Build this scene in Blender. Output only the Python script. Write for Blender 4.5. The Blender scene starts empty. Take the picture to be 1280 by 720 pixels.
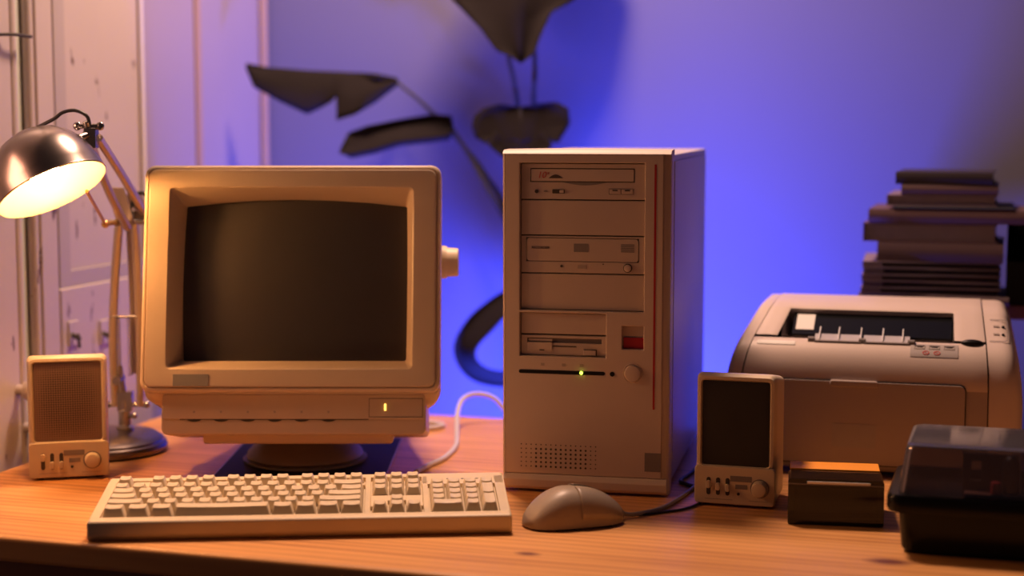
import bpy, bmesh, math, random
from mathutils import Vector, Matrix
random.seed(7)
R = math.radians
SC = bpy.context.scene
COL = SC.collection
T = 0.75                      # height of the desk top above the floor
YAW = R(-17)                  # desk and room are turned 17 degrees to the camera

# ------------------------------------------------------------------ materials
def mat(name, col, rough=0.5, metal=0.0, spec=0.5, noise=0.0, nscale=60.0, bump=0.0, bscale=400.0,
        emit=None, estr=0.0, trans=0.0, ior=1.45, alpha=1.0, coat=0.0, sub=0.0):
    m = bpy.data.materials.new(name); m.use_nodes = True
    nt = m.node_tree; b = nt.nodes['Principled BSDF']
    b.inputs['Base Color'].default_value = (*col, 1)
    b.inputs['Roughness'].default_value = rough
    b.inputs['Metallic'].default_value = metal
    b.inputs['Specular IOR Level'].default_value = spec
    b.inputs['IOR'].default_value = ior
    b.inputs['Transmission Weight'].default_value = trans
    b.inputs['Alpha'].default_value = alpha
    b.inputs['Coat Weight'].default_value = coat
    if emit:
        b.inputs['Emission Color'].default_value = (*emit, 1)
        b.inputs['Emission Strength'].default_value = estr
    tc = nt.nodes.new('ShaderNodeTexCoord')
    if noise:
        n = nt.nodes.new('ShaderNodeTexNoise'); n.inputs['Scale'].default_value = nscale
        n.inputs['Detail'].default_value = 5
        nt.links.new(tc.outputs['Object'], n.inputs['Vector'])
        mx = nt.nodes.new('ShaderNodeMix'); mx.data_type = 'RGBA'
        mx.inputs[6].default_value = (*[c * (1 - noise) for c in col], 1)
        mx.inputs[7].default_value = (*[min(1, c * (1 + noise)) for c in col], 1)
        nt.links.new(n.outputs['Fac'], mx.inputs[0])
        nt.links.new(mx.outputs[2], b.inputs['Base Color'])
    if bump:
        n2 = nt.nodes.new('ShaderNodeTexNoise'); n2.inputs['Scale'].default_value = bscale
        n2.inputs['Detail'].default_value = 3
        nt.links.new(tc.outputs['Object'], n2.inputs['Vector'])
        bp = nt.nodes.new('ShaderNodeBump'); bp.inputs['Strength'].default_value = bump
        bp.inputs['Distance'].default_value = 0.001
        nt.links.new(n2.outputs['Fac'], bp.inputs['Height'])
        nt.links.new(bp.outputs['Normal'], b.inputs['Normal'])
    return m

def set_in(n, k, v): n.inputs[k].default_value = v

M = {}
M['mon'] = mat('monitor_plastic', (.62, .49, .36), .45, noise=.05, nscale=30, bump=.12, bscale=900)
M['mon_dark'] = mat('monitor_badge_grey', (.25, .23, .22), .5, noise=.05)
M['pc'] = mat('tower_plastic', (.60, .49, .42), .5, noise=.05, nscale=25, bump=.12, bscale=900)
M['pc_steel'] = mat('tower_painted_steel', (.50, .44, .43), .42, noise=.04, nscale=25, bump=.1, bscale=700)
M['drive'] = mat('drive_plastic', (.55, .445, .38), .5, noise=.05, nscale=25)
M['groove'] = mat('shadowed_gap_plastic', (.05, .04, .035), .7, noise=.1)
M['black'] = mat('black_plastic', (.010, .010, .011), .42, spec=.25, noise=.2, nscale=40)
M['blackgloss'] = mat('black_gloss_plastic', (.006, .007, .008), .22, spec=.25, noise=.2)
M['red'] = mat('red_plastic', (.42, .02, .03), .45, noise=.1)
M['kb'] = mat('keyboard_plastic', (.68, .56, .38), .45, noise=.05, nscale=30, bump=.1, bscale=900)
M['key'] = mat('keycap_plastic', (.66, .56, .40), .42, noise=.06, nscale=40)
M['keydk'] = mat('grey_keycap_plastic', (.60, .50, .36), .42, noise=.06, nscale=40)
M['mouse'] = mat('mouse_plastic', (.36, .285, .215), .42, noise=.05)
M['mousebtn'] = mat('mouse_button_plastic', (.33, .26, .195), .42, noise=.05)
M['spk'] = mat('speaker_plastic', (.66, .54, .38), .42, noise=.05, nscale=30, bump=.1, bscale=900)
M['label'] = mat('grey_label', (.22, .19, .18), .55, noise=.1)
M['prn'] = mat('printer_plastic', (.68, .56, .49), .42, noise=.04, nscale=25, bump=.1, bscale=800)
M['prn_shade'] = mat('shaded_printer_plastic', (.45, .37, .335), .45, noise=.04, nscale=25, bump=.1, bscale=800)  # printer plastic darkened: the shade on the front is put into its colour
M['prnlab'] = mat('printer_sheet_label', (.42, .37, .35), .5, noise=.05)
M['white'] = mat('white_label', (.85, .82, .76), .4, noise=.03)
M['clear'] = mat('clear_flap_plastic', (.75, .72, .75), .12, alpha=.55, noise=.02)
M['silver'] = mat('white_rib_plastic', (.85, .83, .82), .3, noise=.03)
M['chrome'] = mat('brushed_chrome', (.45, .41, .38), .24, metal=1, noise=.06, nscale=20, bump=.08, bscale=300)
M['chromedk'] = mat('dark_chrome', (.30, .25, .23), .26, metal=1, noise=.06, nscale=20)
M['basemetal'] = mat('dark_brushed_steel', (.20, .165, .145), .28, metal=1, noise=.06, nscale=20)
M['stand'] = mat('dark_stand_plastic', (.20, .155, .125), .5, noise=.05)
M['gapdark'] = mat('shaded_page_gaps', (.035, .028, .035), .8, noise=.2, nscale=60)  # dark colour on page blocks, painting the shaded gaps between thin books
M['shadein'] = mat('white_enamel', (.24, .22, .19), .5, noise=.02)
M['bulb'] = mat('glowing_bulb', (1, .8, .5), .3, emit=(1, .44, .13), estr=330, noise=.01)
M['rod'] = mat('arm_metal', (.55, .44, .33), .35, metal=.85, noise=.06)
M['brass'] = mat('brass_rod', (.7, .42, .14), .35, metal=.9, noise=.05)
M['cable'] = mat('beige_cable', (.62, .58, .54), .45, noise=.05)
M['darkcable'] = mat('dark_cable', (.05, .045, .045), .45, noise=.1)
M['greycable'] = mat('grey_cable', (.40, .36, .33), .45, noise=.05)
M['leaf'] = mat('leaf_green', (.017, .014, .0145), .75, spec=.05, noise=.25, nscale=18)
M['stem'] = mat('leaf_stem', (.035, .032, .028), .5, noise=.2)
M['pot'] = mat('terracotta', (.30, .13, .08), .8, noise=.15)
M['soil'] = mat('potting_soil', (.03, .02, .015), .95, noise=.3, nscale=90)
M['orange'] = mat('orange_plastic', (.95, .36, .02), .45, noise=.05)
def clear_mat(name, tint, haze_col, haze, rough):
    m = bpy.data.materials.new(name); m.use_nodes = True
    nt = m.node_tree; L = nt.links.new
    for n in list(nt.nodes):
        if n.type != 'OUTPUT_MATERIAL': nt.nodes.remove(n)
    out = nt.nodes['Material Output']
    tr = nt.nodes.new('ShaderNodeBsdfTransparent'); tr.inputs[0].default_value = (*tint, 1)
    df = nt.nodes.new('ShaderNodeBsdfDiffuse')
    tc = nt.nodes.new('ShaderNodeTexCoord'); nz = nt.nodes.new('ShaderNodeTexNoise'); set_in(nz, 'Scale', 35); set_in(nz, 'Detail', 5)
    L(tc.outputs['Object'], nz.inputs['Vector'])
    cr = nt.nodes.new('ShaderNodeMix'); cr.data_type = 'RGBA'
    cr.inputs[6].default_value = (*[c * .7 for c in haze_col], 1); cr.inputs[7].default_value = (*[min(1, c * 1.3) for c in haze_col], 1)
    L(nz.outputs['Fac'], cr.inputs[0]); L(cr.outputs[2], df.inputs[0])
    gl = nt.nodes.new('ShaderNodeBsdfGlossy'); gl.inputs['Roughness'].default_value = rough
    m1 = nt.nodes.new('ShaderNodeMixShader'); m1.inputs[0].default_value = haze
    L(tr.outputs[0], m1.inputs[1]); L(df.outputs[0], m1.inputs[2])
    fr = nt.nodes.new('ShaderNodeFresnel'); fr.inputs['IOR'].default_value = 1.5
    m2 = nt.nodes.new('ShaderNodeMixShader'); L(fr.outputs[0], m2.inputs[0]); L(m1.outputs[0], m2.inputs[1]); L(gl.outputs[0], m2.inputs[2])
    L(m2.outputs[0], out.inputs['Surface']); return m
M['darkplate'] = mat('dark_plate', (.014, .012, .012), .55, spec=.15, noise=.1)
M['smoke'] = clear_mat('smoked_clear_plastic', (.30, .28, .29), (.05, .045, .05), .10, .06)
M['lid'] = clear_mat('hazy_clear_lid', (.78, .76, .80), (.42, .38, .46), .16, .09)
M['plateedge'] = mat('plate_edge', (.45, .38, .33), .3, noise=.05)
M['greenled'] = mat('green_led', (.4, .9, .1), .3, emit=(.55, 1, .05), estr=6, noise=.01)
M['amberled'] = mat('amber_led', (1, .6, .1), .3, emit=(1, .55, .10), estr=3, noise=.01)
M['text'] = mat('dark_print', (.07, .05, .05), .6, noise=.05)
M['redtext'] = mat('red_print', (.50, .06, .05), .5, noise=.05)
M['faint'] = mat('faint_print', (.40, .33, .28), .5, noise=.05)
M['paint'] = None


def screen_mat():
    m = mat('crt_glass', (.048, .041, .039), .10, noise=.05)
    nt = m.node_tree; b = nt.nodes['Principled BSDF']
    b.inputs['Specular IOR Level'].default_value = .8; b.inputs['Roughness'].default_value = .42      # satin anti-glare film
    b.inputs['Coat Weight'].default_value = .35; b.inputs['Coat Roughness'].default_value = .06
    return m
M['crt'] = screen_mat()

def grille_mat(name, a, bcol, pitch):
    m = mat(name, bcol, .55)
    nt = m.node_tree; b = nt.nodes['Principled BSDF']
    tc = nt.nodes.new('ShaderNodeTexCoord')
    v = nt.nodes.new('ShaderNodeTexVoronoi'); v.feature = 'F1'
    v.inputs['Scale'].default_value = 1 / pitch; v.inputs['Randomness'].default_value = 0.0
    nt.links.new(tc.outputs['Object'], v.inputs['Vector'])
    r = nt.nodes.new('ShaderNodeValToRGB')
    r.color_ramp.elements[0].position = .30; r.color_ramp.elements[0].color = (*a, 1)
    r.color_ramp.elements[1].position = .42; r.color_ramp.elements[1].color = (*bcol, 1)
    nt.links.new(v.outputs['Distance'], r.inputs['Fac'])
    nt.links.new(r.outputs['Color'], b.inputs['Base Color'])
    return m
M['grille_brown'] = grille_mat('brown_mesh_grille', (.025, .014, .011), (.20, .125, .095), .0028)
M['grille_black'] = grille_mat('black_mesh_grille', (.008, .008, .009), (.022, .020, .021), .0021)

def wood_mat():
    m = bpy.data.materials.new('pine_wood'); m.use_nodes = True
    nt = m.node_tree; b = nt.nodes['Principled BSDF']; L = nt.links.new
    tc = nt.nodes.new('ShaderNodeTexCoord')
    mp = nt.nodes.new('ShaderNodeMapping'); mp.inputs['Scale'].default_value = (1.1, 15, 15)
    L(tc.outputs['Object'], mp.inputs['Vector'])
    n1 = nt.nodes.new('ShaderNodeTexNoise'); set_in(n1, 'Scale', 2.2); set_in(n1, 'Detail', 7); set_in(n1, 'Distortion', .5)
    L(mp.outputs['Vector'], n1.inputs['Vector'])
    w = nt.nodes.new('ShaderNodeTexWave'); w.bands_direction = 'Y'
    set_in(w, 'Scale', 1.4); set_in(w, 'Distortion', 9.0); set_in(w, 'Detail', 3); set_in(w, 'Detail Scale', .8)
    L(mp.outputs['Vector'], w.inputs['Vector'])
    ad = nt.nodes.new('ShaderNodeMix'); ad.data_type = 'FLOAT'; ad.inputs[0].default_value = .22
    L(n1.outputs['Fac'], ad.inputs[2]); L(w.outputs['Fac'], ad.inputs[3])
    r = nt.nodes.new('ShaderNodeValToRGB')
    e = r.color_ramp.elements
    e[0].position = .22; e[0].color = (.40, .155, .045, 1)
    e[1].position = .78; e[1].color = (.78, .40, .14, 1)
    k = e.new(.5); k.color = (.64, .305, .095, 1)
    L(ad.outputs[0], r.inputs['Fac'])
    # knots: small brown ovals at fixed spots of the board
    last = r.outputs['Color']
    for (kx, ky, rr) in ((-1.030, 1.742, .013), (-.458, 1.553, .009), (-.107, 1.629, .016)):
        s = nt.nodes.new('ShaderNodeVectorMath'); s.operation = 'SUBTRACT'; s.inputs[1].default_value = (kx, ky, 0)
        L(tc.outputs['Object'], s.inputs[0])
        sc = nt.nodes.new('ShaderNodeVectorMath'); sc.operation = 'MULTIPLY'; sc.inputs[1].default_value = (.55, 1, 0)
        L(s.outputs[0], sc.inputs[0])
        ln = nt.nodes.new('ShaderNodeVectorMath'); ln.operation = 'LENGTH'
        L(sc.outputs[0], ln.inputs[0])
        mr = nt.nodes.new('ShaderNodeMapRange'); mr.inputs['From Min'].default_value = rr; mr.inputs['From Max'].default_value = rr * .35
        L(ln.outputs['Value'], mr.inputs['Value'])
        mx = nt.nodes.new('ShaderNodeMix'); mx.data_type = 'RGBA'; mx.inputs[7].default_value = (.16, .045, .025, 1)
        L(mr.outputs[0], mx.inputs[0]); L(last, mx.inputs[6]); last = mx.outputs[2]
    L(last, b.inputs['Base Color'])
    b.inputs['Roughness'].default_value = .42
    bp = nt.nodes.new('ShaderNodeBump'); set_in(bp, 'Strength', .15); set_in(bp, 'Distance', .001)
    L(ad.outputs[0], bp.inputs['Height']); L(bp.outputs['Normal'], b.inputs['Normal'])
    return m
M['wood'] = wood_mat()
M['wooddk'] = mat('dark_stained_wood', (.20, .085, .05), .5, noise=.2, nscale=14)

def paint_mat(name, col, chips=.0):
    """old white paint with brown chips where it has flaked off"""
    m = bpy.data.materials.new(name); m.use_nodes = True
    nt = m.node_tree; b = nt.nodes['Principled BSDF']; L = nt.links.new
    tc = nt.nodes.new('ShaderNodeTexCoord')
    n = nt.nodes.new('ShaderNodeTexNoise'); set_in(n, 'Scale', 7); set_in(n, 'Detail', 6)
    L(tc.outputs['Object'], n.inputs['Vector'])
    a = nt.nodes.new('ShaderNodeMix'); a.data_type = 'RGBA'
    a.inputs[6].default_value = (*[c * .93 for c in col], 1); a.inputs[7].default_value = (*[min(1, c * 1.05) for c in col], 1)
    L(n.outputs['Fac'], a.inputs[0]); last = a.outputs[2]
    if chips:
        mp = nt.nodes.new('ShaderNodeMapping'); mp.inputs['Scale'].default_value = (1, 3, .8)
        L(tc.outputs['Object'], mp.inputs['Vector'])
        c = nt.nodes.new('ShaderNodeTexNoise'); set_in(c, 'Scale', 16); set_in(c, 'Detail', 4); set_in(c, 'Roughness', .6)
        L(mp.outputs['Vector'], c.inputs['Vector'])
        r = nt.nodes.new('ShaderNodeValToRGB'); r.color_ramp.elements[0].position = chips; r.color_ramp.elements[1].position = chips + .02
        L(c.outputs['Fac'], r.inputs['Fac'])
        mx = nt.nodes.new('ShaderNodeMix'); mx.data_type = 'RGBA'; mx.inputs[7].default_value = (.13, .075, .05, 1)
        L(r.outputs['Color'], mx.inputs[0]); L(last, mx.inputs[6]); last = mx.outputs[2]
    L(last, b.inputs['Base Color']); b.inputs['Roughness'].default_value = .45
    bp = nt.nodes.new('ShaderNodeBump'); set_in(bp, 'Strength', .25); set_in(bp, 'Distance', .002)
    L(n.outputs['Fac'], bp.inputs['Height']); L(bp.outputs['Normal'], b.inputs['Normal'])
    return m
M['paint'] = paint_mat('old_white_paint', (.56, .48, .43), .64)
M['paint2'] = paint_mat('clean_white_paint', (.46, .40, .37))
M['framepaint'] = paint_mat('dull_frame_paint', (.36, .30, .27))
M['palepaint'] = paint_mat('pale_green_white_paint', (.62, .68, .58))
M['tanpaint'] = paint_mat('tan_pipe_paint', (.42, .29, .18))
M['wall'] = mat('plaster_wall', (.150, .150, .205), .85, noise=.03, nscale=4, bump=.15, bscale=120)
M['floor'] = mat('floor_boards', (.16, .09, .06), .5, noise=.2, nscale=8)

# ------------------------------------------------------------------ mesh helpers
def finish(name, bm, m, parent=None, loc=(0, 0, 0), rot=(0, 0, 0), smooth=35, bevel=0.0, seg=2, solid=0.0, subd=0):
    bmesh.ops.remove_doubles(bm, verts=bm.verts, dist=1e-6)
    bmesh.ops.recalc_face_normals(bm, faces=bm.faces)
    me = bpy.data.meshes.new(name); bm.to_mesh(me); bm.free()
    for p in me.polygons: p.use_smooth = True
    if not bevel: me.set_sharp_from_angle(angle=R(smooth))
    me.materials.append(m)
    o = bpy.data.objects.new(name, me); COL.objects.link(o)
    o.location = loc; o.rotation_euler = rot
    if parent is not None: o.parent = parent
    if solid:
        s = o.modifiers.new('thickness', 'SOLIDIFY'); s.thickness = solid; s.offset = 0
    if subd:
        s = o.modifiers.new('smooth', 'SUBSURF'); s.levels = subd; s.render_levels = subd
    if bevel:
        b = o.modifiers.new('edge', 'BEVEL'); b.width = bevel; b.segments = seg; b.limit_method = 'ANGLE'; b.angle_limit = R(35)
        b.harden_normals = True
    elif smooth < 60:
        wn = o.modifiers.new('normals', 'WEIGHTED_NORMAL'); wn.keep_sharp = True; wn.weight = 90
    return o

def nb(): return bmesh.new()

def box(bm, x0, x1, y0, y1, z0, z1, mtx=None):
    vs = [bm.verts.new((x, y, z)) for z in (z0, z1) for y in (y0, y1) for x in (x0, x1)]
    if mtx is not None:
        for v in vs: v.co = mtx @ v.co
    for f in ((0, 1, 3, 2), (4, 6, 7, 5), (0, 4, 5, 1), (2, 3, 7, 6), (0, 2, 6, 4), (1, 5, 7, 3)):
        bm.faces.new([vs[i] for i in f])
    return bm

def loft(bm, loops, cap0=True, cap1=True, closed=True):
    rows = [[bm.verts.new(p) for p in lp] for lp in loops]
    n = len(rows[0])
    for a, b in zip(rows, rows[1:]):
        for i in range(n if closed else n - 1):
            j = (i + 1) % n
            bm.faces.new((a[i], a[j], b[j], b[i]))
    if cap0: bm.faces.new(rows[0][::-1])
    if cap1: bm.faces.new(rows[-1])
    return bm

def rr(x0, x1, z0, z1, r, y=0.0, ns=6, nc=4, top=0.0, bot=0.0, lef=0.0, rig=0.0):
    """rounded rectangle loop in the xz plane at depth y; sides can bulge"""
    pts = []
    w, h = x1 - x0, z1 - z0
    def side(a, b, bulge, nx, nz):
        for i in range(ns):
            t = (i + .0) / ns
            k = bulge * 4 * t * (1 - t)
            pts.append((a[0] + (b[0] - a[0]) * t + nx * k, y, a[1] + (b[1] - a[1]) * t + nz * k))
    def corner(cx, cz, a0):
        for i in range(nc):
            a = a0 + (math.pi / 2) * i / nc
            pts.append((cx + r * math.cos(a), y, cz + r * math.sin(a)))
    side((x0 + r, z0), (x1 - r, z0), bot, 0, -1); corner(x1 - r, z0 + r, -math.pi / 2)
    side((x1, z0 + r), (x1, z1 - r), rig, 1, 0); corner(x1 - r, z1 - r, 0)
    side((x1 - r, z1), (x0 + r, z1), top, 0, 1); corner(x0 + r, z1 - r, math.pi / 2)
    side((x0, z1 - r), (x0, z0 + r), lef, -1, 0); corner(x0 + r, z0 + r, math.pi)
    return pts

def rbox(bm, x0, x1, z0, z1, r, y0, y1, e=0.0):
    """rounded-corner block seen from the front, with an eased front edge e"""
    if e:
        return loft(bm, [rr(x0, x1, z0, z1, r, y1), rr(x0, x1, z0, z1, r, y0 + e),
                         rr(x0 + e * .3, x1 - e * .3, z0 + e * .3, z1 - e * .3, max(r - e * .3, 1e-4), y0 + e * .3),
                         rr(x0 + e, x1 - e, z0 + e, z1 - e, max(r - e, 1e-4), y0)])
    return loft(bm, [rr(x0, x1, z0, z1, r, y1), rr(x0, x1, z0, z1, r, y0)])

def plate(bm, x0, x1, z0, z1, holes, y0, y1):
    """flat plate with rectangular holes, front at y0"""
    xs = sorted({x0, x1, *[h[0] for h in holes], *[h[1] for h in holes]})
    zs = sorted({z0, z1, *[h[2] for h in holes], *[h[3] for h in holes]})
    def solid(i, j):
        if i < 0 or j < 0 or i >= len(xs) - 1 or j >= len(zs) - 1: return False
        cx, cz = (xs[i] + xs[i + 1]) / 2, (zs[j] + zs[j + 1]) / 2
        return not any(h[0] < cx < h[1] and h[2] < cz < h[3] for h in holes)
    def q(a, b, c, d): bm.faces.new([bm.verts.new(p) for p in (a, b, c, d)])
    for i in range(len(xs) - 1):
        for j in range(len(zs) - 1):
            if not solid(i, j): continue
            a, b, c, d = xs[i], xs[i + 1], zs[j], zs[j + 1]
            q((a, y0, c), (b, y0, c), (b, y0, d), (a, y0, d)); q((a, y1, c), (a, y1, d), (b, y1, d), (b, y1, c))
            if not solid(i - 1, j): q((a, y0, c), (a, y0, d), (a, y1, d), (a, y1, c))
            if not solid(i + 1, j): q((b, y0, c), (b, y1, c), (b, y1, d), (b, y0, d))
            if not solid(i, j - 1): q((a, y0, c), (a, y1, c), (b, y1, c), (b, y0, c))
            if not solid(i, j + 1): q((a, y0, d), (b, y0, d), (b, y1, d), (a, y1, d))
    bmesh.ops.remove_doubles(bm, verts=bm.verts, dist=1e-6)
    return bm

def lathe(bm, prof, seg=32, mtx=None):
    rows = []
    for r, z in prof:
        if r < 1e-6: rows.append([bm.verts.new((0, 0, z))])
        else: rows.append([bm.verts.new((r * math.cos(2 * math.pi * i / seg), r * math.sin(2 * math.pi * i / seg), z)) for i in range(seg)])
    if mtx is not None:
        for row in rows:
            for v in row: v.co = mtx @ v.co
    for a, b in zip(rows, rows[1:]):
        for i in range(seg):
            j = (i + 1) % seg
            if len(a) == 1 and len(b) == 1: continue
            if len(a) == 1: bm.faces.new((a[0], b[j], b[i]))
            elif len(b) == 1: bm.faces.new((a[i], a[j], b[0]))
            else: bm.faces.new((a[i], a[j], b[j], b[i]))
    return bm

def aim(p0, p1):
    d = Vector(p1) - Vector(p0)
    q = d.to_track_quat('Z', 'Y')
    return Matrix.Translation(Vector(p0)) @ q.to_matrix().to_4x4(), d.length

def cyl(bm, p0, p1, r0, r1=None, seg=20, ease=0.0):
    r1 = r0 if r1 is None else r1
    m, l = aim(p0, p1)
    pr = [(0, 0), (r0, 0)] + ([(r1, l - ease), (r1 - ease * .3, l - ease * .3), (r1 - ease, l)] if ease else [(r1, l)]) + [(0, l)]
    return lathe(bm, pr, seg, m)

def smooth_pts(pts, k=6):
    P = [Vector(p) for p in pts]
    if len(P) < 3: return P
    out = []
    for i in range(len(P) - 1):
        p0 = P[max(i - 1, 0)]; p1 = P[i]; p2 = P[i + 1]; p3 = P[min(i + 2, len(P) - 1)]
        for j in range(k):
            t = j / k
            out.append(.5 * ((2 * p1) + (-p0 + p2) * t + (2 * p0 - 5 * p1 + 4 * p2 - p3) * t * t + (-p0 + 3 * p1 - 3 * p2 + p3) * t ** 3))
    out.append(P[-1]); return out

def tube(bm, pts, r, seg=10, k=6, radii=None):
    P = smooth_pts(pts, k)
    loops = []
    up = Vector((0, 0, 1)); prev = None
    for i, p in enumerate(P):
        d = (P[min(i + 1, len(P) - 1)] - P[max(i - 1, 0)]).normalized()
        if prev is None:
            a = d.cross(up)
            if a.length < 1e-3: a = d.cross(Vector((1, 0, 0)))
        else:
            a = prev - d * prev.dot(d)
        a.normalize(); prev = a; b = d.cross(a)
        rad = r if radii is None else radii[0] + (radii[1] - radii[0]) * i / (len(P) - 1)
        loops.append([p + a * rad * math.cos(2 * math.pi * s / seg) + b * rad * math.sin(2 * math.pi * s / seg) for s in range(seg)])
    return loft(bm, loops)

def ball(bm, c, r, sx=1, sy=1, sz=1, seg=20):
    m = Matrix.Translation(Vector(c)) @ Matrix.Diagonal((sx, sy, sz, 1))
    pr = [(r * math.sin(math.pi * i / 12), -r * math.cos(math.pi * i / 12)) for i in range(13)]
    pr[0] = (0, -r); pr[-1] = (0, r)
    return lathe(bm, pr, seg, m)

def text(name, s, size, m, parent, loc, rot=(R(90), 0, 0), shear=0.0, depth=.0002):
    cu = bpy.data.curves.new(name, 'FONT'); cu.body = s; cu.size = size; cu.extrude = depth; cu.shear = shear
    cu.align_x = 'CENTER'; cu.align_y = 'CENTER'
    t = bpy.data.objects.new(name + '_curve', cu); COL.objects.link(t)
    dg = bpy.context.evaluated_depsgraph_get(); dg.update()
    me = bpy.data.meshes.new_from_object(t.evaluated_get(dg)); bpy.data.objects.remove(t)
    me.materials.clear(); me.materials.append(m)
    o = bpy.data.objects.new(name, me); COL.objects.link(o)
    o.parent = parent; o.location = loc; o.rotation_euler = rot
    return o

def thing(name, label, cat, loc=(0, 0, 0), rz=0.0, group=None):
    o = bpy.data.objects.new(name, None); COL.objects.link(o); o.empty_display_size = .05
    o.location = (loc[0], loc[1], loc[2] + T); o.rotation_euler = (0, 0, rz)
    tag(o, label, cat, group); return o
def tag(o, label, cat, group=None):
    o['label'] = label; o['category'] = cat
    if group: o['group'] = group
    return o
def struct(o): o['kind'] = 'structure'; return o
def joint(parent, name, loc, rot):
    """a part whose own mesh carries sub-parts"""
    pass

# ------------------------------------------------------------------ the room (room frame: turned YAW, origin under the camera)
bm = nb(); box(bm, -1.9, 1.9, .6, 2.75, -.06, 0)
struct(finish('floor', bm, M['floor'], rot=(0, 0, YAW)))
bm = nb(); box(bm, -1.36, 1.9, 2.64, 2.75, 0, 2.5)
struct(finish('wall_back', bm, M['wall'], rot=(0, 0, YAW)))
bm = nb(); box(bm, -1.36, -1.262, .6, 2.639, 0, 2.5)
struct(finish('wall_left', bm, M['framepaint'], rot=(0, 0, YAW)))
bm = nb(); box(bm, -1.2595, 1.9, 2.624, 2.6395, 0, .09)
struct(finish('baseboard_back', bm, M['paint2'], rot=(0, 0, YAW), bevel=.003))
bm = nb(); cyl(bm, (-1.255, 2.628, .095), (-1.255, 2.628, 2.45), .007)
struct(finish('trim_1', bm, M['tanpaint'], rot=(0, 0, YAW)))
bm = nb(); cyl(bm, (-1.2505, 2.375, .0), (-1.2505, 2.375, 2.45), .007)
struct(finish('trim_2', bm, M['tanpaint'], rot=(0, 0, YAW)))

door = bpy.data.objects.new('door_1', None); COL.objects.link(door); door.rotation_euler = (0, 0, YAW); struct(door)
tag(door, 'old white painted panelled wooden door in the wall left of the desk', 'door')
X0 = -1.2615
def board(name, n0, n1, proud, m, z0=0.02, z1=2.44, bev=.0025):
    b = nb(); box(b, X0, X0 + proud, n0, n1, z0, z1)
    return finish(name, b, m, door, bevel=bev)
board('stile', 1.5180, 1.8509, .020, M['paint'])
bm = nb(); cyl(bm, (X0 + .012, 1.8606, .02), (X0 + .012, 1.8606, 2.44), .0085, seg=14); finish('bead', bm, M['paint'], door)
board('recess_strip', 1.8692, 1.8945, .007, M['palepaint'])
bm = nb(); cyl(bm, (X0 + .012, 1.9010, .02), (X0 + .012, 1.9010, 2.44), .0075, seg=14); finish('bead', bm, M['paint'], door)
board('stile', 1.9091, 1.9491, .020, M['paint'])
pan = board('panel', 1.9521, 2.1940, .012, M['paint'])
# rail mouldings of the panel: a bottom rail and a raised field above it
bm = nb(); box(bm, X0 + .012, X0 + .020, 1.9521, 2.1940, .02, .955); finish('rail', bm, M['paint'], door, bevel=.003)
bm = nb(); plate(bm, 1.957, 2.190, .955, 2.42, [(1.985, 2.186, .978, 2.41)], 0, .004)
for v in bm.verts: v.co = Vector((X0 + .0125 + v.co.y, v.co.x, v.co.z))
finish('panel_moulding', bm, M['paint2'], door, bevel=.0015)
bm = nb(); cyl(bm, (X0 + .012, 2.1981, .02), (X0 + .012, 2.1981, 2.44), .0035, seg=10); finish('edge_bead', bm, M['white'], door)
board('frame_board', 2.2031, 2.3731, .009, M['framepaint'])
# hardware: three round knobs, two latches, a hinge pin
def on_wall(n, z, o=.02): return (X0 + o, n, T + z)
for (n, z, r) in ((1.8439, .083, .015), (1.8601, .03, .016), (1.8904, .03, .017)):
    a = on_wall(n, z, .019); bm = nb()
    lathe(bm, [(0, 0), (.007, 0), (.006, .010), (r * .8, .014), (r, .022), (r * .8, .031), (0, .035)], 20,
          Matrix.Translation(Vector(a)) @ Matrix.Rotation(R(90), 4, 'Y'))
    finish('knob', bm, M['paint2'], door)
for (n, z) in ((1.9785, .136), (2.0594, .128)):
    k = on_wall(n, z, .019)
    bm = nb(); box(bm, k[0], k[0] + .004, n - .013, n + .013, k[2] - .012, k[2] + .022)
    pl = finish('latch', bm, M['paint'], door, bevel=.001)
    bm = nb(); cyl(bm, (k[0] + .003, n - .006, k[2] + .004), (k[0] + .016, n - .006, k[2] - .002), .0032); cyl(bm, (k[0] + .013, n - .006, k[2] + .005), (k[0] + .013, n - .003, k[2] - .014), .0022)
    finish('latch_hook', bm, M['groove'], pl)
bm = nb(); k = on_wall(1.8520, .543, .02)
tube(bm, [(k[0], 1.8216, k[2]), (k[0] + .012, 1.8418, k[2] + .001), (k[0] + .012, 1.8803, k[2])], .0022)
finish('hook_rod', bm, M['groove'], door)

# ------------------------------------------------------------------ desk
E0, E1, N0, N1 = -1.198, .62, 1.457, 2.268
desk = thing('desk', 'orange pine desk carrying the whole set of old computer equipment', 'desk', (0, 0, -T), YAW)
bm = nb(); box(bm, E0, E1, N0, N1, -.028, 0)
dt = finish('desk_top', bm, M['wood'], desk, loc=(0, 0, T), bevel=.006, seg=3)
bm = nb(); box(bm, E0 + .03, E1 - .03, N0 + .012, N0 + .032, -.16, -.0285)
finish('apron', bm, M['wooddk'], desk, loc=(0, 0, T), bevel=.002)
bm = nb(); box(bm, E0 + .03, E1 - .03, N1 - .05, N1 - .03, -.13, -.0285)
finish('apron', bm, M['wooddk'], desk, loc=(0, 0, T), bevel=.002)
for ex in (E0 + .035, E1 - .085):
    for ny in (N0 + .034, N1 - .105):
        bm = nb(); box(bm, ex, ex + .05, ny, ny + .05, 0, T - .0285)
        finish('leg', bm, M['wooddk'], desk, bevel=.003)

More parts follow.
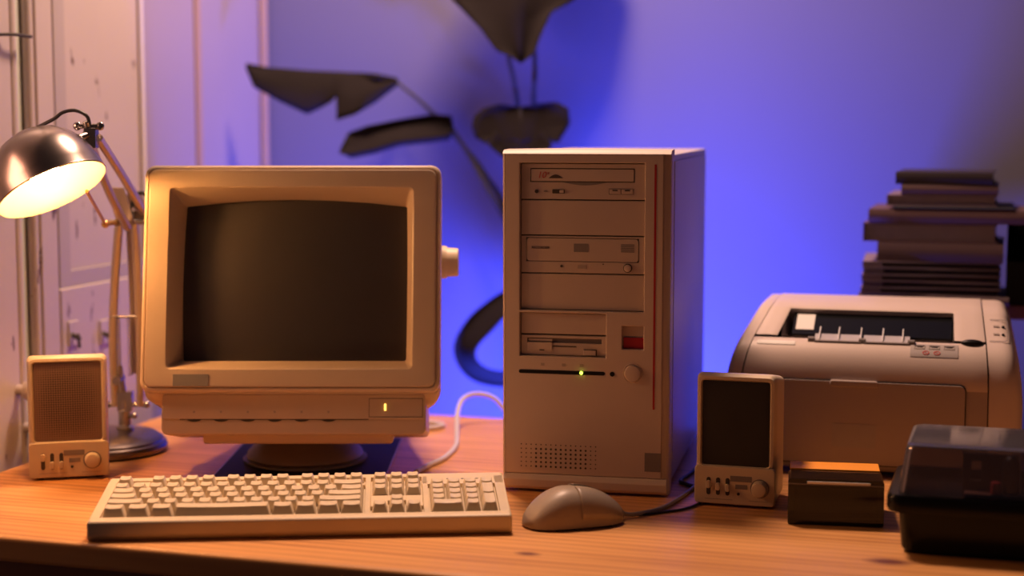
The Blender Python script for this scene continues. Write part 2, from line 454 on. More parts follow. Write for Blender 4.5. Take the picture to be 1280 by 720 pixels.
# ------------------------------------------------------------------ CRT monitor
mon = thing('crt_monitor', 'beige tube monitor with a dark blank screen between the chrome lamp and the tower', 'monitor', (-.262, 2.07, 0))
TILT = R(-13)
FO = Vector((-.262, 1.925, .114)) - Vector((-.262, 2.07, 0))        # foot of the face in monitor coordinates
def mp(name, bm, m, parent=None, **k):
    if parent is None: return finish(name, bm, m, mon, loc=FO, rot=(TILT, 0, 0), **k)
    return finish(name, bm, m, parent, **k)
XL, XR, ZT = -.1815, .1765, .2745
bm = nb()
loft(bm, [rr(XL + .060, XR - .060, .035, .205, .02, .335), rr(XL + .052, XR - .052, .026, .214, .025, .325),
          rr(XL + .045, XR - .045, .020, .222, .025, .26), rr(XL + .018, XR - .018, -.010, .262, .02, .13),
          rr(XL + .003, XR - .003, -.018, ZT - .001, .020, .055), rr(XL, XR, -.012, ZT, .016, .030),
          rr(XL + .001, XR - .001, -.003, ZT - .001, .013, .0215), rr(XL + .004, XR - .004, 0, ZT - .003, .012, .0205)], cap1=False)
case = mp('case', bm, M['mon'])
bm = nb()
OX0, OX1, OZ0, OZ1 = -.1490, .1420, .0282, .2455
loft(bm, [rr(XL + .004, XR - .004, .001, ZT - .0035, .012, .020),
          rr(XL, XR, 0, ZT, .012, .0195), rr(XL, XR, 0, ZT, .012, .006), rr(XL + .0006, XR - .0006, .0006, ZT - .0006, .012, .0025),
          rr(XL + .003, XR - .003, .003, ZT - .003, .010, .0008),
          rr(XL + .0045, XR - .0045, .0045, ZT - .0045, .009, .0008), rr(XL + .005, XR - .005, .005, ZT - .005, .009, .0022),
          rr(XL + .0058, XR - .0058, .0058, ZT - .0058, .009, .0022), rr(XL + .0064, XR - .0064, .0064, ZT - .0064, .009, -.0012),
          rr(XL + .008, XR - .008, .008, ZT - .008, .008, -.002),
          rr(OX0 - .002, OX1 + .002, OZ0 - .002, OZ1 + .002, .006, -.002),
          rr(OX0, OX1, OZ0, OZ1, .005, -.0005),
          rr(-.1370, .1345, .0385, .2300, .003, .022, top=.0065, lef=.0012, rig=.0008),
          rr(-.1362, .1337, .0390, .2293, .003, .036, top=.0065, lef=.0012, rig=.0008)], cap0=False, cap1=False)
bez = mp('bezel', bm, M['mon'])
bm = nb()                                                # bulging tube face
gx, gz = 28, 22
vs = {}
for i in range(gx + 1):
    for j in range(gz + 1):
        x = -.141 + .280 * i / gx; z = .034 + .206 * j / gz
        u, v = (x + .001) / .14, (z - .1355) / .10
        vs[i, j] = bm.verts.new((x, .0205 + .0105 * u * u + .0075 * v * v, z))
for i in range(gx):
    for j in range(gz):
        bm.faces.new((vs[i, j], vs[i + 1, j], vs[i + 1, j + 1], vs[i, j + 1]))
mp('screen', bm, M['crt'], smooth=180)
bm = nb(); box(bm, -.1410, -.0985, -.0028, -.0015, .0065, .0208); lb = mp('name_badge', bm, M['mon_dark'], bevel=.0004); lb['label'] = 'grey blank badge'
# chin with control strip
bm = nb()
loft(bm, [rr(-.158, .158, -.050, -.001, .006, .10), rr(-.159, .159, -.050, -.001, .007, .012), rr(-.1585, .1585, -.0495, -.0015, .007, .008), rr(-.156, .156, -.047, -.003, .006, .0065)])
chin = mp('control_strip', bm, M['mon']); chin.location = FO + Vector((0, .016 * math.cos(TILT), .016 * math.sin(TILT)))
def cp(name, bm, m, **k): return finish(name, bm, m, chin, **k)
bm = nb(); rbox(bm, -.1572, .1572, -.0312, -.0022, .003, .0042, .0068, .0006); cp('upper_panel', bm, M['mon'])
bm = nb(); box(bm, -.136, .090, .0050, .0072, -.0322, -.0308); cp('slot_line', bm, M['groove'])
for i in range(6):
    x = -.119 + i * .0322; bm = nb()
    lathe(bm, [(0, 0), (.009, 0), (.009, .002), (0, .0025)], 20, Matrix.Translation((x, .0071, -.0312)) @ Matrix.Diagonal((1, 1, .36, 1)) @ Matrix.Rotation(R(90), 4, 'X'))
    cp('thumbwheel', bm, M['groove'])
    bm = nb(); box(bm, x - .0012, x + .0012, .0039, .0046, -.0240, -.0215); cp('marking', bm, M['faint'])
bm = nb(); plate(bm, .0905, .155, -.0290, -.0065, [(.0910, .1545, -.0285, -.0070)], .0039, .0046); cp('panel_line', bm, M['groove'])
bm = nb(); rbox(bm, .1090, .1110, -.0212, -.0130, .0006, .0032, .0048); led = cp('power_led', bm, M['amberled']); led['label'] = 'glowing amber light'
# side knob
bm = nb()
cyl(bm, (.1745, .075, .166), (.181, .075, .166), .021, .020, 28); cyl(bm, (.181, .075, .166), (.1955, .075, .166), .0185, .0175, 28, .0015)
kn = mp('side_knob', bm, M['kb'])
# swivel stand (stays level)
bm = nb()
loft(bm, [rr(-.112, .118, -.0105, .0085, .004, .13), rr(-.112, .118, -.0105, .0085, .004, .022), rr(-.110, .116, -.0085, .0065, .003, .020)])
sw = finish('swivel_tray', bm, M['mon'], mon, loc=(0, -.135, .0555))
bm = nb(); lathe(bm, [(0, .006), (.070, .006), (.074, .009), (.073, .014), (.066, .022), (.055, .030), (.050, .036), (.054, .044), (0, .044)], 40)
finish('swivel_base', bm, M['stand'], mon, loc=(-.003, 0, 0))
bm = nb(); lathe(bm, [(0, .0032), (.078, .0032), (.079, .006), (0, .006)], 40)
finish('base_ring', bm, M['mon_dark'], mon, loc=(-.003, 0, 0))
# dark plate below
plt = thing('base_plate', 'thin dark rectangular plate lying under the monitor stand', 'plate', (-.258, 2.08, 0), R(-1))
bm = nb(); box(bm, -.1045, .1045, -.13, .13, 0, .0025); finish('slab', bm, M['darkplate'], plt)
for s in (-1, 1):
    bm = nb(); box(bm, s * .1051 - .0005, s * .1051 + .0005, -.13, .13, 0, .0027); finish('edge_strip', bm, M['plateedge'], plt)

# ------------------------------------------------------------------ tower computer
pc = thing('computer_tower', 'beige tower computer with red stripe standing in the middle of the desk', 'computer', (-.011, 1.907, 0), R(-12.1))
def pp(name, bm, m, parent=pc, **k): return finish(name, bm, m, parent, **k)
W, HT = .196, .400
bm = nb()
plate(bm, .003, .188, .021, .3965, [(.0205, .1660, .2150, .3862), (.0205, .1222, .1610, .2120), (.1412, .1660, .1718, .1988)], 0, .012)
fp = pp('front_bezel', bm, M['pc'], bevel=.0012)
def strip_arc(cx, cy, r, a0, a1, n=8): return [(cx + r * math.cos(R(a0 + (a1 - a0) * i / n)), cy + r * math.sin(R(a0 + (a1 - a0) * i / n))) for i in range(n + 1)]
bm = nb()                                                # right rounded edge, full height
prof = [(.188, .0)] + strip_arc(.188, .009, .008, -90, 0) + [(.196, .034), (.188, .034)]
loft(bm, [[(x, y, .0015) for x, y in prof], [(x, y, .3965) for x, y in prof]])
pp('bezel_edge', bm, M['pc'], smooth=50)
bm = nb(); prof = [(.003, .034), (-.0, .034)] + strip_arc(.003, .003, .003, 180, 270, 5)
loft(bm, [[(x, y, .0015) for x, y in prof], [(x, y, .3965) for x, y in prof]])
pp('bezel_edge', bm, M['pc'], smooth=50)
bm = nb()                                                # gently arched cap
secs = []
for i in range(15):
    u = math.sin(math.pi * i / 14); x = W * i / 14
    secs.append([(x, .0345, .3962), (x, .0345, .4015 + .0012 * u), (x, .010, .4010 + .0012 * u), (x, .004 - .0006 * u, .3995 + .0010 * u), (x, .0005 - .0012 * u, .3965)])
loft(bm, secs); pp('bezel_top', bm, M['pc'], smooth=50)
bm = nb()                                                # plinth lip along the bottom
lo = [[(x, y, z) for (y, z) in ((.034, .003), (-.002, .003), (-.0052, .0065), (-.0052, .0150), (-.001, .0208), (.034, .0208))] for x in (.001, .195)]
loft(bm, lo); pp('bezel_plinth', bm, M['pc'], bevel=.001)
bm = nb(); box(bm, .002, .1945, .0345, .425, .010, .3955); cs = pp('steel_case', bm, M['pc_steel'], bevel=.002)
bm = nb(); box(bm, .1946, .1956, .045, .418, .016, .388); pp('side_panel', bm, M['pc_steel'], bevel=.0006)
for x in (.02, .165):
    for y in (.05, .38):
        bm = nb(); cyl(bm, (x, y, 0), (x, y, .0102), .012, .013); pp('foot', bm, M['black'])
# drive-bay faces
def face(name, z0, z1, holes=(), x0=.0212, x1=.1655, y=.005, m='drive'):
    bm = nb(); plate(bm, x0, x1, z0 + .0007, z1 - .0007, list(holes), y, y + .010); return pp(name, bm, M[m], bevel=.0006)
bm = nb(); box(bm, .019, .1675, .0152, .0165, .158, .390); pp('bay_backing', bm, M['groove'])
# optical drive, upper
d1 = face('optical_drive', .3435, .3858, [(.0320, .1540, .3640, .3800)])
bm = nb(); box(bm, .0331, .1529, .0046, .012, .3650, .3790); finish('tray', bm, M['pc'], d1, bevel=.0005)
bm = nb()
arc = [(.0700 + .052 * i / 16, .3638 - .0034 * math.sin(math.pi * i / 16)) for i in range(17)]
loft(bm, [[(x, .0046, z) for x, z in arc], [(x, .0046, .3639) for x, z in arc]], False, False, False); finish('tray_notch', bm, M['label'], d1)
text('lettering', '10', .0105, M['redtext'], d1, (.0452, .0044, .3718), shear=.25)
text('lettering', 'x', .0055, M['redtext'], d1, (.0530, .0044, .3745), shear=.25)
bm = nb(); arc = [(.0535 + .017 * i / 14, .3685 + .0042 * math.sin(math.pi * i / 14)) for i in range(15)]
loft(bm, [[(x, .0043, z) for x, z in arc], [(x, .0043, .3683) for x, z in arc]], False, False, False); finish('disc_emblem', bm, M['text'], d1)
bm = nb(); cyl(bm, (.0395, .0052, .3530), (.0395, .0042, .3530), .0022); finish('headphone_jack', bm, M['groove'], d1)
bm = nb(); lathe(bm, [(0, 0), (.0024, 0), (.0024, .0008), (0, .0008)], 14, Matrix.Translation((.0500, .0050, .3532)) @ Matrix.Diagonal((1, 1, .4, 1)) @ Matrix.Rotation(R(90), 4, 'X')); finish('drive_led', bm, M['label'], d1)
bm = nb(); rbox(bm, .0580, .0725, .3508, .3556, .0008, .0046, .006); finish('volume_slot', bm, M['groove'], d1)
bm = nb(); box(bm, .0665, .0718, .0030, .0052, .3514, .3550); finish('volume_wheel', bm, M['pc'], d1, bevel=.0006)
bm = nb(); plate(bm, .1240, .1530, .3500, .3570, [(.1245, .1380, .3505, .3565), (.1385, .1525, .3505, .3565)], .0047, .0055); finish('button_outline', bm, M['label'], d1)
for x in (.1312, .1455):
    bm = nb(); box(bm, x - .0062, x + .0062, .0042, .0055, .3508, .3562); finish('drive_button', bm, M['drive'], d1, bevel=.0005)
    bm = nb(); box(bm, x - .003, x + .003, .0040, .0043, .3540, .3556); finish('marking', bm, M['text'], d1)
face('blank_cover', .3022, .3435)
# optical drive, lower
d2 = face('optical_drive', .2580, .3022, [(.0272, .1592, .2718, .2995)])
bm = nb(); rbox(bm, .0279, .1585, .2725, .2988, .003, .0046, .012); finish('tray', bm, M['drive'], d2)
text('lettering', 'RECORDER', .0042, M['text'], d2, (.0440, .0044, .2876), shear=.15)
bm = nb(); box(bm, .0835, .1005, .0043, .0047, .2832, .2930); finish('disc_logo', bm, M['label'], d2)
for i in range(5):
    bm = nb(); box(bm, .1385, .1540, .0043, .0047, .2838 + i * .0020, .2850 + i * .0020); finish('disc_logo', bm, M['label'], d2)
bm = nb(); cyl(bm, (.0690, .0052, .2665), (.0690, .0044, .2665), .0015); finish('drive_led', bm, M['groove'], d2)
bm = nb(); cyl(bm, (.1180, .0052, .2695), (.1180, .0046, .2695), .0008); finish('eject_pinhole', bm, M['groove'], d2)
bm = nb(); box(bm, .0880, .0980, .0045, .0048, .2640, .2680); finish('marking', bm, M['faint'], d2)
bm = nb(); cyl(bm, (.1465, .0052, .2655), (.1465, .0044, .2655), .0052, seg=24); finish('button_ring', bm, M['groove'], d2)
bm = nb(); cyl(bm, (.1465, .0050, .2655), (.1465, .0020, .2655), .0042, seg=24, ease=.0012); finish('eject_button', bm, M['pc'], d2)
face('blank_cover', .2152, .2580)
# lower opening: blank and floppy drive
face('blank_cover', .1862, .2118, x1=.1217)
d3 = face('floppy_drive', .1612, .1858, [(.0285, .1165, .1762, .1818)], x1=.1217)
bm = nb(); box(bm, .028, .117, .0085, .0095, .1755, .1825); finish('disk_slot', bm, M['label'], d3)
bm = nb(); box(bm, .0300, .0580, .0060, .0085, .1780, .1805); finish('slot_flap', bm, M['pc'], d3)
bm = nb(); box(bm, .0290, .0585, .0035, .0090, .1672, .1768); finish('slot_block', bm, M['drive'], d3, bevel=.0006)
bm = nb(); box(bm, .0580, .0870, .0044, .0055, .1718, .1730); finish('slot_line', bm, M['groove'], d3)
bm = nb(); box(bm, .0435, .0490, .0030, .0040, .1672, .1685); finish('drive_led', bm, M['groove'], d3)
bm = nb(); box(bm, .0955, .1100, .0020, .0055, .1632, .1690); finish('eject_button', bm, M['drive'], d3, bevel=.0006)
bm = nb(); box(bm, .0955, .1105, .0043, .0052, .1690, .1697); box(bm, .1102, .1112, .0043, .0052, .1625, .1697); finish('button_gap', bm, M['groove'], d3)
# badge recess
bm = nb(); box(bm, .1405, .1667, .0070, .0080, .1712, .1995); bd = pp('badge', bm, M['drive'])
bm = nb(); box(bm, .1420, .1655, .0050, .0068, .1722, .1850); rb = finish('badge_field', bm, M['red'], bd, bevel=.0004); rb['label'] = 'red lower half'
# indicator strip, power button, small button
bm = nb(); rbox(bm, .0195, .1215, .1404, .1448, .0021, -.0004, .002); ls = pp('indicator_strip', bm, M['black'])
bm = nb(); ball(bm, (.0938, -.0008, .1427), .0019); g = finish('power_led', bm, M['greenled'], ls); g['label'] = 'glowing green light'
for x in (.048, .073, .094):
    bm = nb(); box(bm, x - .0022, x + .0022, -.0003, .0005, .1498, .1530); finish('marking', bm, M['faint'], ls)
bm = nb(); cyl(bm, (.1300, .001, .1424), (.1300, -.0006, .1424), .0028, seg=18); pp('reset_button', bm, M['black'])
bm = nb(); lathe(bm, [(.0100, .004), (.0122, .004), (.0127, .0008), (.0115, -.0006), (.0103, .0002), (.0100, .002)], 36, Matrix.Translation((.1540, 0, .1440)) @ Matrix.Rotation(R(-90), 4, 'X'))
pr_ = pp('power_ring', bm, M['pc'])
bm = nb(); cyl(bm, (.1540, .004, .1440), (.1540, -.0042, .1440), .0097, seg=36, ease=.0022); finish('power_button', bm, M['pc'], pr_)
bm = nb(); cyl(bm, (.1540, .003, .1440), (.1540, .0001, .1440), .0102, seg=36); finish('button_gap', bm, M['groove'], pr_)
bm = nb(); lo = [[(.1772, -.0003, z), (.1796, -.0003, z), (.1796, .002, z), (.1772, .002, z)] for z in (.1025, .3850)]
loft(bm, lo); st = pp('stripe', bm, M['red']); st['label'] = 'long thin red stripe'
bm = nb()
for i in range(16):
    for j in range(6):
        edge = i < 3 or i > 13 or j == 5
        cyl(bm, (.0225 + i * .0059, .0005, .0300 + j * .0052), (.0225 + i * .0059, -.00025, .0300 + j * .0052), .0008 if edge else .0013, seg=8)
pp('vent_holes', bm, M['groove'])
bm = nb(); box(bm, .1685, .1872, -.0004, .001, .0295, .0515); sk = pp('sticker', bm, M['label']); sk['label'] = 'small grey square sticker'

# ------------------------------------------------------------------ keyboard
kb = thing('keyboard', 'cream full-size keyboard lying in front of the monitor', 'keyboard', (-.441, 1.664, 0), R(4.3))
KW, KD = .4425, .150
def kz(y): return .0205 + (.0345 - .0205) * y / KD
bm = nb()
prof = [(.006, .0), (.001, .005), (0, .008), (0, .0185), (.0015, .0207), (.004, kz(.004) + .0006), (.0135, kz(.0135) + .0006), (.0150, kz(.015) - .004), (.134, kz(.134) - .004), (.1355, kz(.1355) + .0006), (.147, kz(.147) + .0004), (KD, .0320), (KD, .008), (.146, .003)]
secs = []
for x, sx in ((.0, .0025), (.0012, .0008), (.0035, 0), (KW - .0035, 0), (KW - .0012, .0008), (KW, .0025)):
    lp = []
    for (y, z) in prof:
        lp.append((x, max(sx, min(KD - sx, y)), z - (sx if z > .018 else -sx * .4)))
    secs.append(lp)
loft(bm, secs); kc = finish('keyboard_case', bm, M['kb'], kb, smooth=40)
# side and divider lands around the three key wells
U = .0182; KX = .0125; KY = .0172
gapn = .0085
NX = KX + 15 * U + gapn; PX = NX + 3 * U + gapn
lands = [(.0012, KX - .0012), (KX + 15 * U + .0012, NX - .0012), (NX + 3 * U + .0012, PX - .0012), (PX + 4 * U + .0008, KW - .0012)]
bm = nb()
def land(x0, x1, y0, y1):
    vs = [(x0, y0, kz(y0) - .006), (x1, y0, kz(y0) - .006), (x1, y1, kz(y1) - .006), (x0, y1, kz(y1) - .006)]
    tp = [(a, b, kz(b) + .0006) for a, b, c in vs]
    loft(bm, [vs, tp])
for a, b in lands: land(a, b, .0138, .1362)
FY = KY + 5 * U + .0065
land(NX + 3 * U + .0008, KW - .0012, KY + 5 * U + .001, .1362)       # blank panel over the number pad
land(NX - .001, NX + 3 * U + .001, KY + 2 * U + .001, KY + 3 * U - .001) if False else None
land(NX - .001, NX + U - .0008, KY + U + .0005, KY + 3 * U - .0008)
land(NX + 2 * U + .0008, NX + 3 * U + .001, KY + U + .0005, KY + 3 * U - .0008)
land(NX + U - .0008, NX + 2 * U + .0008, KY + 2 * U + .0008, KY + 3 * U - .0008)
land(KX + U + .0008, KX + 2 * U - .0008, FY, FY + U - .001)
land(KX - .001, KX + 15 * U + .001, KY + 5 * U + .0008, FY - .0006)
finish('key_surround', bm, M['kb'], kb, bevel=.0007)
bm = nb(); box(bm, PX + 1.0 * U, PX + 2.7 * U, -.0003, .0003, -.0004, .0004, Matrix.Translation((0, FY + .008, kz(FY + .008) + .0008)) @ Matrix.Rotation(R(0), 4, 'Z')); 
bm.free()
for i in range(3):
    bm = nb(); ball(bm, (PX + (1.2 + .9 * i) * U, FY + .011, kz(FY + .011) + .0006), .0018, 1, 1, .4, 10); finish('lock_led', bm, M['mon_dark'], kb)
keymeshes = {}
def key_mesh(w, h, dish):
    kk = (round(w, 3), round(h, 3))
    if kk in keymeshes: return keymeshes[kk]
    bm = nb(); a, b = w * U - .0010, h * U - .0010; hgt = .0112
    tx = .0031; tb, tf = .0010, .0028       # top set back: steep back, sloping front
    def loop(x0, x1, y0, y1, r, z, dz=0):
        pts = rr(x0, x1, y0, y1, r, 0, ns=4, nc=3)
        out = []
        for (px, _, py) in pts:
            u = (px - (x0 + x1) / 2) / ((x1 - x0) / 2)
            out.append((px, py, z + dz * (u * u)))
        return out
    L0 = loop(0, a, 0, b, .0012, 0); L1 = loop(tx - .0006, a - tx + .0006, tf - .0006, b - tb + .0002, .0022, hgt - .0007, .0006)
    L2 = loop(tx, a - tx, tf, b - tb - .0004, .0022, hgt, .0008); L3 = loop(tx + .0035, a - tx - .0035, tf + .0030, b - tb - .0036, .0012, hgt - .0003, .0003)
    loft(bm, [L0, L1, L2, L3], cap0=False)
    bmesh.ops.recalc_face_normals(bm, faces=bm.faces)
    me = bpy.data.meshes.new('key'); bm.to_mesh(me); bm.free()
    for p in me.polygons: p.use_smooth = True
    me.set_sharp_from_angle(angle=R(50)); me.materials.append(M['key'])
    keymeshes[kk] = me; return me
slope = math.atan2(.014, KD)
def key(x, y, w=1, h=1, name='key'):
    o = bpy.data.objects.new(name, key_mesh(w, h, True)); COL.objects.link(o); o.parent = kb
    yy = KY + y * U if y < 5 else FY
    o.location = (x + .0005, yy + .0005, kz(yy) - .0032); o.rotation_euler = (slope, 0, 0)
    return o
def row(y, ws, x0=None):
    x = KX if x0 is None else x0
    for w in ws:
        nm = 'key'
        if isinstance(w, tuple): nm, w = w
        if w > 0: key(x, y, w, 1, nm)
        x += abs(w) * U
row(5, [1, -1, 1, 1, 1, 1, -.5, 1, 1, 1, 1, -.5, 1, 1, 1, 1])
row(4, [1] * 13 + [('backspace_key', 2)])
row(3, [1.5] + [1] * 12 + [1.5])
row(2, [1.75] + [1] * 11 + [('enter_key', 2.25)])
row(1, [('shift_key', 2.25)] + [1] * 10 + [('shift_key', 2.75)])
row(0, [1.35, 1.35, 1.35, ('space_bar', 5.6), 1.35, 1.3, 1.35, 1.35])
for r_ in (5, 4, 3): row(r_, [1, 1, 1], NX)
row(1, [-1, 1], NX); row(0, [1, 1, 1], NX)
row(4, [1, 1, 1, 1], PX); row(3, [1, 1, 1], PX); row(2, [1, 1, 1], PX); row(1, [1, 1, 1], PX); row(0, [2, 1], PX)
key(PX + 3 * U, 2, 1, 2, 'plus_key'); key(PX + 3 * U, 0, 1, 2, 'enter_key')
for x in (.03, KW - .03):
    bm = nb(); box(bm, x - .012, x + .012, .018, .026, 0, .006); finish('foot', bm, M['black'], kb)
    bm = nb(); box(bm, x - .014, x + .014, .132, .138, 0, .010); finish('foot', bm, M['kb'], kb)

# ------------------------------------------------------------------ mouse
ms = thing('mouse', 'beige corded mouse lying in front of the tower', 'mouse', (.0120, 1.727, 0), R(17))
N = 26; ML = .1135
def mouse_loops(f0, f1, z0=0.0, grow=0.0, n=N):
    lo = []
    for i in range(n + 1):
        t = f0 + (f1 - f0) * i / n
        x = ML * t
        wd = .031 * (1 - abs(2 * t - 1) ** 3.2) ** .42 * (1.0 - .10 * t) + .0005
        hh = (.0365 * (1 - (abs(t - .42) / (.42 if t < .42 else .60)) ** (1.85 if t < .42 else 2.3)) ** .78 if 0 < t < 1 else 0) + .003
        hh = max(hh, .0035)
        lp = []
        for k in range(20):
            a = math.pi * k / 19
            c, s = math.cos(a), math.sin(a)
            sg = 1 if c > 0 else -1
            lp.append((x, sg * abs(c) ** .75 * (wd + grow), z0 + .002 + (hh + grow) * abs(s) ** .8))
        lo.append(lp)
    return lo
bm = nb(); loft(bm, mouse_loops(.002, .998)); mb = finish('mouse_body', bm, M['mouse'], ms, smooth=70)
for s in (-1, 1):
    bm = nb(); lo = mouse_loops(.50, .965, 0, .0011, 14)
    lo = [(l[10:19] if s < 0 else l[1:10]) for l in lo]
    loft(bm, lo, False, False, False); finish('mouse_button', bm, M['mousebtn'], ms, solid=.001, smooth=70)
bm = nb(); box(bm, .028, .050, -.028, .028, 0, .0025); finish('glide_pad', bm, M['black'], ms)
bm = nb(); box(bm, .070, .092, -.026, .026, 0, .0025); finish('glide_pad', bm, M['black'], ms)
def desk_obj(name, bm, m, label, cat, group=None, **k):
    o = finish(name, bm, m, None, loc=(0, 0, T), **k); return tag(o, label, cat, group)
bm = nb(); tube(bm, [(.1190, 1.7600, .009), (.131, 1.768, .004), (.160, 1.795, .0026), (.185, 1.835, .0026), (.222, 1.926, .0026), (.242, 2.0, .0026), (.268, 2.12, .0026)], .0024)
finish('cord', bm, M['greycable'], ms, )
c_ = [c for c in ms.children if c.name.startswith('cord')][0]
c_.matrix_parent_inverse = (Matrix.Translation((.0120, 1.727, T)) @ Matrix.Rotation(R(17), 4, 'Z')).inverted(); c_.location = (0, 0, T)
bm = nb(); tube(bm, [(.140, 1.7760, .0016), (.165, 1.788, .0016), (.195, 1.806, .0016), (.222, 1.85, .0016), (.245, 1.93, .0016), (.262, 2.02, .0016)], .0014)
desk_obj('speaker_wire', bm, M['darkcable'], 'thin dark wire on the desk running from the mouse under the black-grilled speaker', 'cable')
bm = nb(); tube(bm, [(.246, 2.06, .0026), (.222, 1.99, .0026), (.2035, 1.945, .0026), (.208, 1.926, .0026), (.219, 1.909, .0026), (.233, 1.902, .0026), (.242, 1.93, .0026), (.254, 1.99, .0026)], .0024)
desk_obj('signal_cable', bm, M['darkcable'], 'dark cable bending out beside the tower bottom behind the black-grilled speaker', 'cable')
bm = nb(); tube(bm, [(-.118, 1.99, .0032), (-.106, 2.027, .003), (-.087, 2.076, .003), (-.075, 2.153, .003), (-.076, 2.225, .006), (-.077, 2.29, .022), (-.070, 2.32, .037), (-.052, 2.335, .042), (-.028, 2.335, .037), (-.012, 2.33, .022), (.003, 2.327, .003)], .0034)
desk_obj('monitor_cable', bm, M['cable'], 'pale cable arching up off the desk between the monitor and the tower', 'cable')
bm = nb(); tube(bm, [(-.20, 2.30, .0036), (-.150, 2.312, .0036), (-.118, 2.318, .0036), (-.098, 2.30, .0036), (-.112, 2.278, .0036), (-.150, 2.272, .0036), (-.21, 2.27, .0036)], .0034)
desk_obj('power_cable', bm, M['cable'], 'short loop of pale cable lying on the desk behind the monitor', 'cable')

# ------------------------------------------------------------------ speakers
def speaker(label, loc, rz, w, gm, zs, D=.082):
    s = thing('speaker', label, 'speaker', loc, rz, 'desktop speakers')
    h = .1515
    bm = nb()
    loft(bm, [rr(.005, w - .005, .004, h - .013, .006, D), rr(.002, w - .002, .003, h - .0105, .007, D - .005),
              rr(.0, w, .003, h, .007, .014), rr(.0012, w - .0012, .0035, h - .001, .007, .0075), rr(.004, w - .004, .005, h - .0035, .006, .0045)])
    finish('cabinet', bm, M['spk'], s, smooth=45)
    bm = nb()                                        # raised rim round the grille
    loft(bm, [rr(.002, w - .002, .046, h - .0015, .006, .006), rr(.003, w - .003, .046, h - .0030, .006, .0025), rr(.0060, w - .0060, .046, h - .0062, .005, .0020), rr(.0075, w - .0075, .0475, h - .0078, .004, .0045), rr(.0075, w - .0075, .0475, h - .0078, .004, .007)], False, False)
    finish('grille_rim', bm, M['spk'], s, smooth=45)
    bm = nb()                                        # slightly bowed grille
    lo = []
    for j in range(13):
        z = .0472 + (h - .0082 - .0472) * j / 12
        lo.append([(.0078 + (w - .0156) * i / 12, .0042 - .0012 * math.sin(math.pi * i / 12) * math.sin(math.pi * j / 12), z) for i in range(13)])
    loft(bm, lo, False, False, False); finish('grille', bm, gm, s, solid=.0008)
    bm = nb()                                        # control panel stands proud
    loft(bm, [rr(.0005, w - .0005, .003, .0465, .004, .010), rr(.0, w, .003, .0465, .004, .0015), rr(.0004, w - .0004, .0034, .0461, .004, .0002), rr(.0016, w - .0016, .0046, .0449, .003, -.0004)])
    p = finish('control_panel', bm, M['spk'], s, smooth=45)
    for i, dz in enumerate(zs):
        x = .0165 + i * .0108
        bm = nb(); rbox(bm, x - .0023, x + .0023, .0135, .0335, .0022, -.0008, .001); sl = finish('slider_slot', bm, M['groove'], p)
        bm = nb(); rbox(bm, x - .0026, x + .0026, dz - .0045, dz + .0045, .0022, -.0042, 0, .0012); finish('slider', bm, M['spk'], p)
    bm = nb(); box(bm, .0410, .0655, -.0007, .001, .0300, .0365); finish('plate_label', bm, M['label'], p)
    bm = nb(); box(bm, .0470, .0605, -.0007, .001, .0215, .0268); finish('plate_label', bm, M['label'], p)
    bm = nb(); cyl(bm, (.0505, .001, .0160), (.0505, -.0009, .0160), .0017, seg=14); finish('power_led', bm, M['groove'], p)
    bm = nb(); box(bm, .012, .044, -.0006, .0005, .0085, .0092); finish('marking', bm, M['faint'], p)
    bm = nb(); box(bm, .062, .084, -.0006, .0005, .0085, .0092); finish('marking', bm, M['faint'], p)
    bm = nb(); cyl(bm, (.0745, .001, .0235), (.0745, -.0008, .0235), .0108, seg=32); finish('knob_recess', bm, M['label'], p)
    bm = nb(); cyl(bm, (.0745, .001, .0235), (.0745, -.0105, .0235), .0096, .0086, 36, .0022); finish('volume_knob', bm, M['spk'], p)
    for x in (.012, w - .012):
        for y in (.014, D - .014):
            bm = nb(); cyl(bm, (x, y, 0), (x, y, .0038), .005, .0055, 14); finish('foot', bm, M['black'], s)
    return s
speaker('small cream speaker with brown grille at the far left in front of the lamp base', (-.584, 1.95, 0), R(13.4), .0945, M['grille_brown'], (.0285, .0190, .0190))
speaker('small cream speaker with black grille standing in front of the printer', (.207, 1.83, 0), R(-17.2), .0915, M['grille_black'], (.0255, .0235, .0225))

# ------------------------------------------------------------------ desk lamp
lamp = thing('desk_lamp', 'chrome spring-arm desk lamp switched on at the left of the desk', 'lamp', (-.525, 2.14, 0))
LO = Vector((-.525, 2.14, 0))
def lp(name, bm, m, parent=lamp, **k):
    for v in bm.verts: v.co -= LO
    return finish(name, bm, m, parent, **k)
bm = nb(); lathe(bm, [(0, 0), (.074, 0), (.079, .003), (.080, .008), (.078, .0125), (.0755, .0140), (.0745, .017), (.066, .0225), (.045, .026), (.02, .0275), (0, .0275)], 56, Matrix.Translation((-.536, 2.135, 0)))
base = lp('lamp_base', bm, M['basemetal'])
bm = nb(); lathe(bm, [(.0, .027), (.0115, .027), (.0115, .031), (.0085, .033), (.0085, .052), (.0065, .054), (.0065, .066), (0, .066)], 24, Matrix.Translation((-.513, 2.145, 0)))
cyl(bm, (-.513, 2.145, .045), (-.499, 2.135, .047), .003); ball(bm, (-.498, 2.134, .047), .0042)
stem = lp('stem', bm, M['chrome'])
Y1 = 2.145
bm = nb(); cyl(bm, (-.535, Y1, .060), (-.484, Y1, .060), .0032); ball(bm, (-.484, Y1, .060), .0048); ball(bm, (-.536, Y1, .060), .0048)
box(bm, -.522, -.502, Y1 - .006, Y1 + .006, .052, .078); cyl(bm, (-.520, Y1 - .012, .094), (-.520, Y1 + .012, .094), .006); cyl(bm, (-.516, Y1, .076), (-.519, Y1, .112), .006, .004)
lp('pivot_joint', bm, M['chrome'])
def bar(bm, pts, w=.0035, d=.0028):
    tube(bm, pts, w * 1.4, seg=8, k=5); return bm
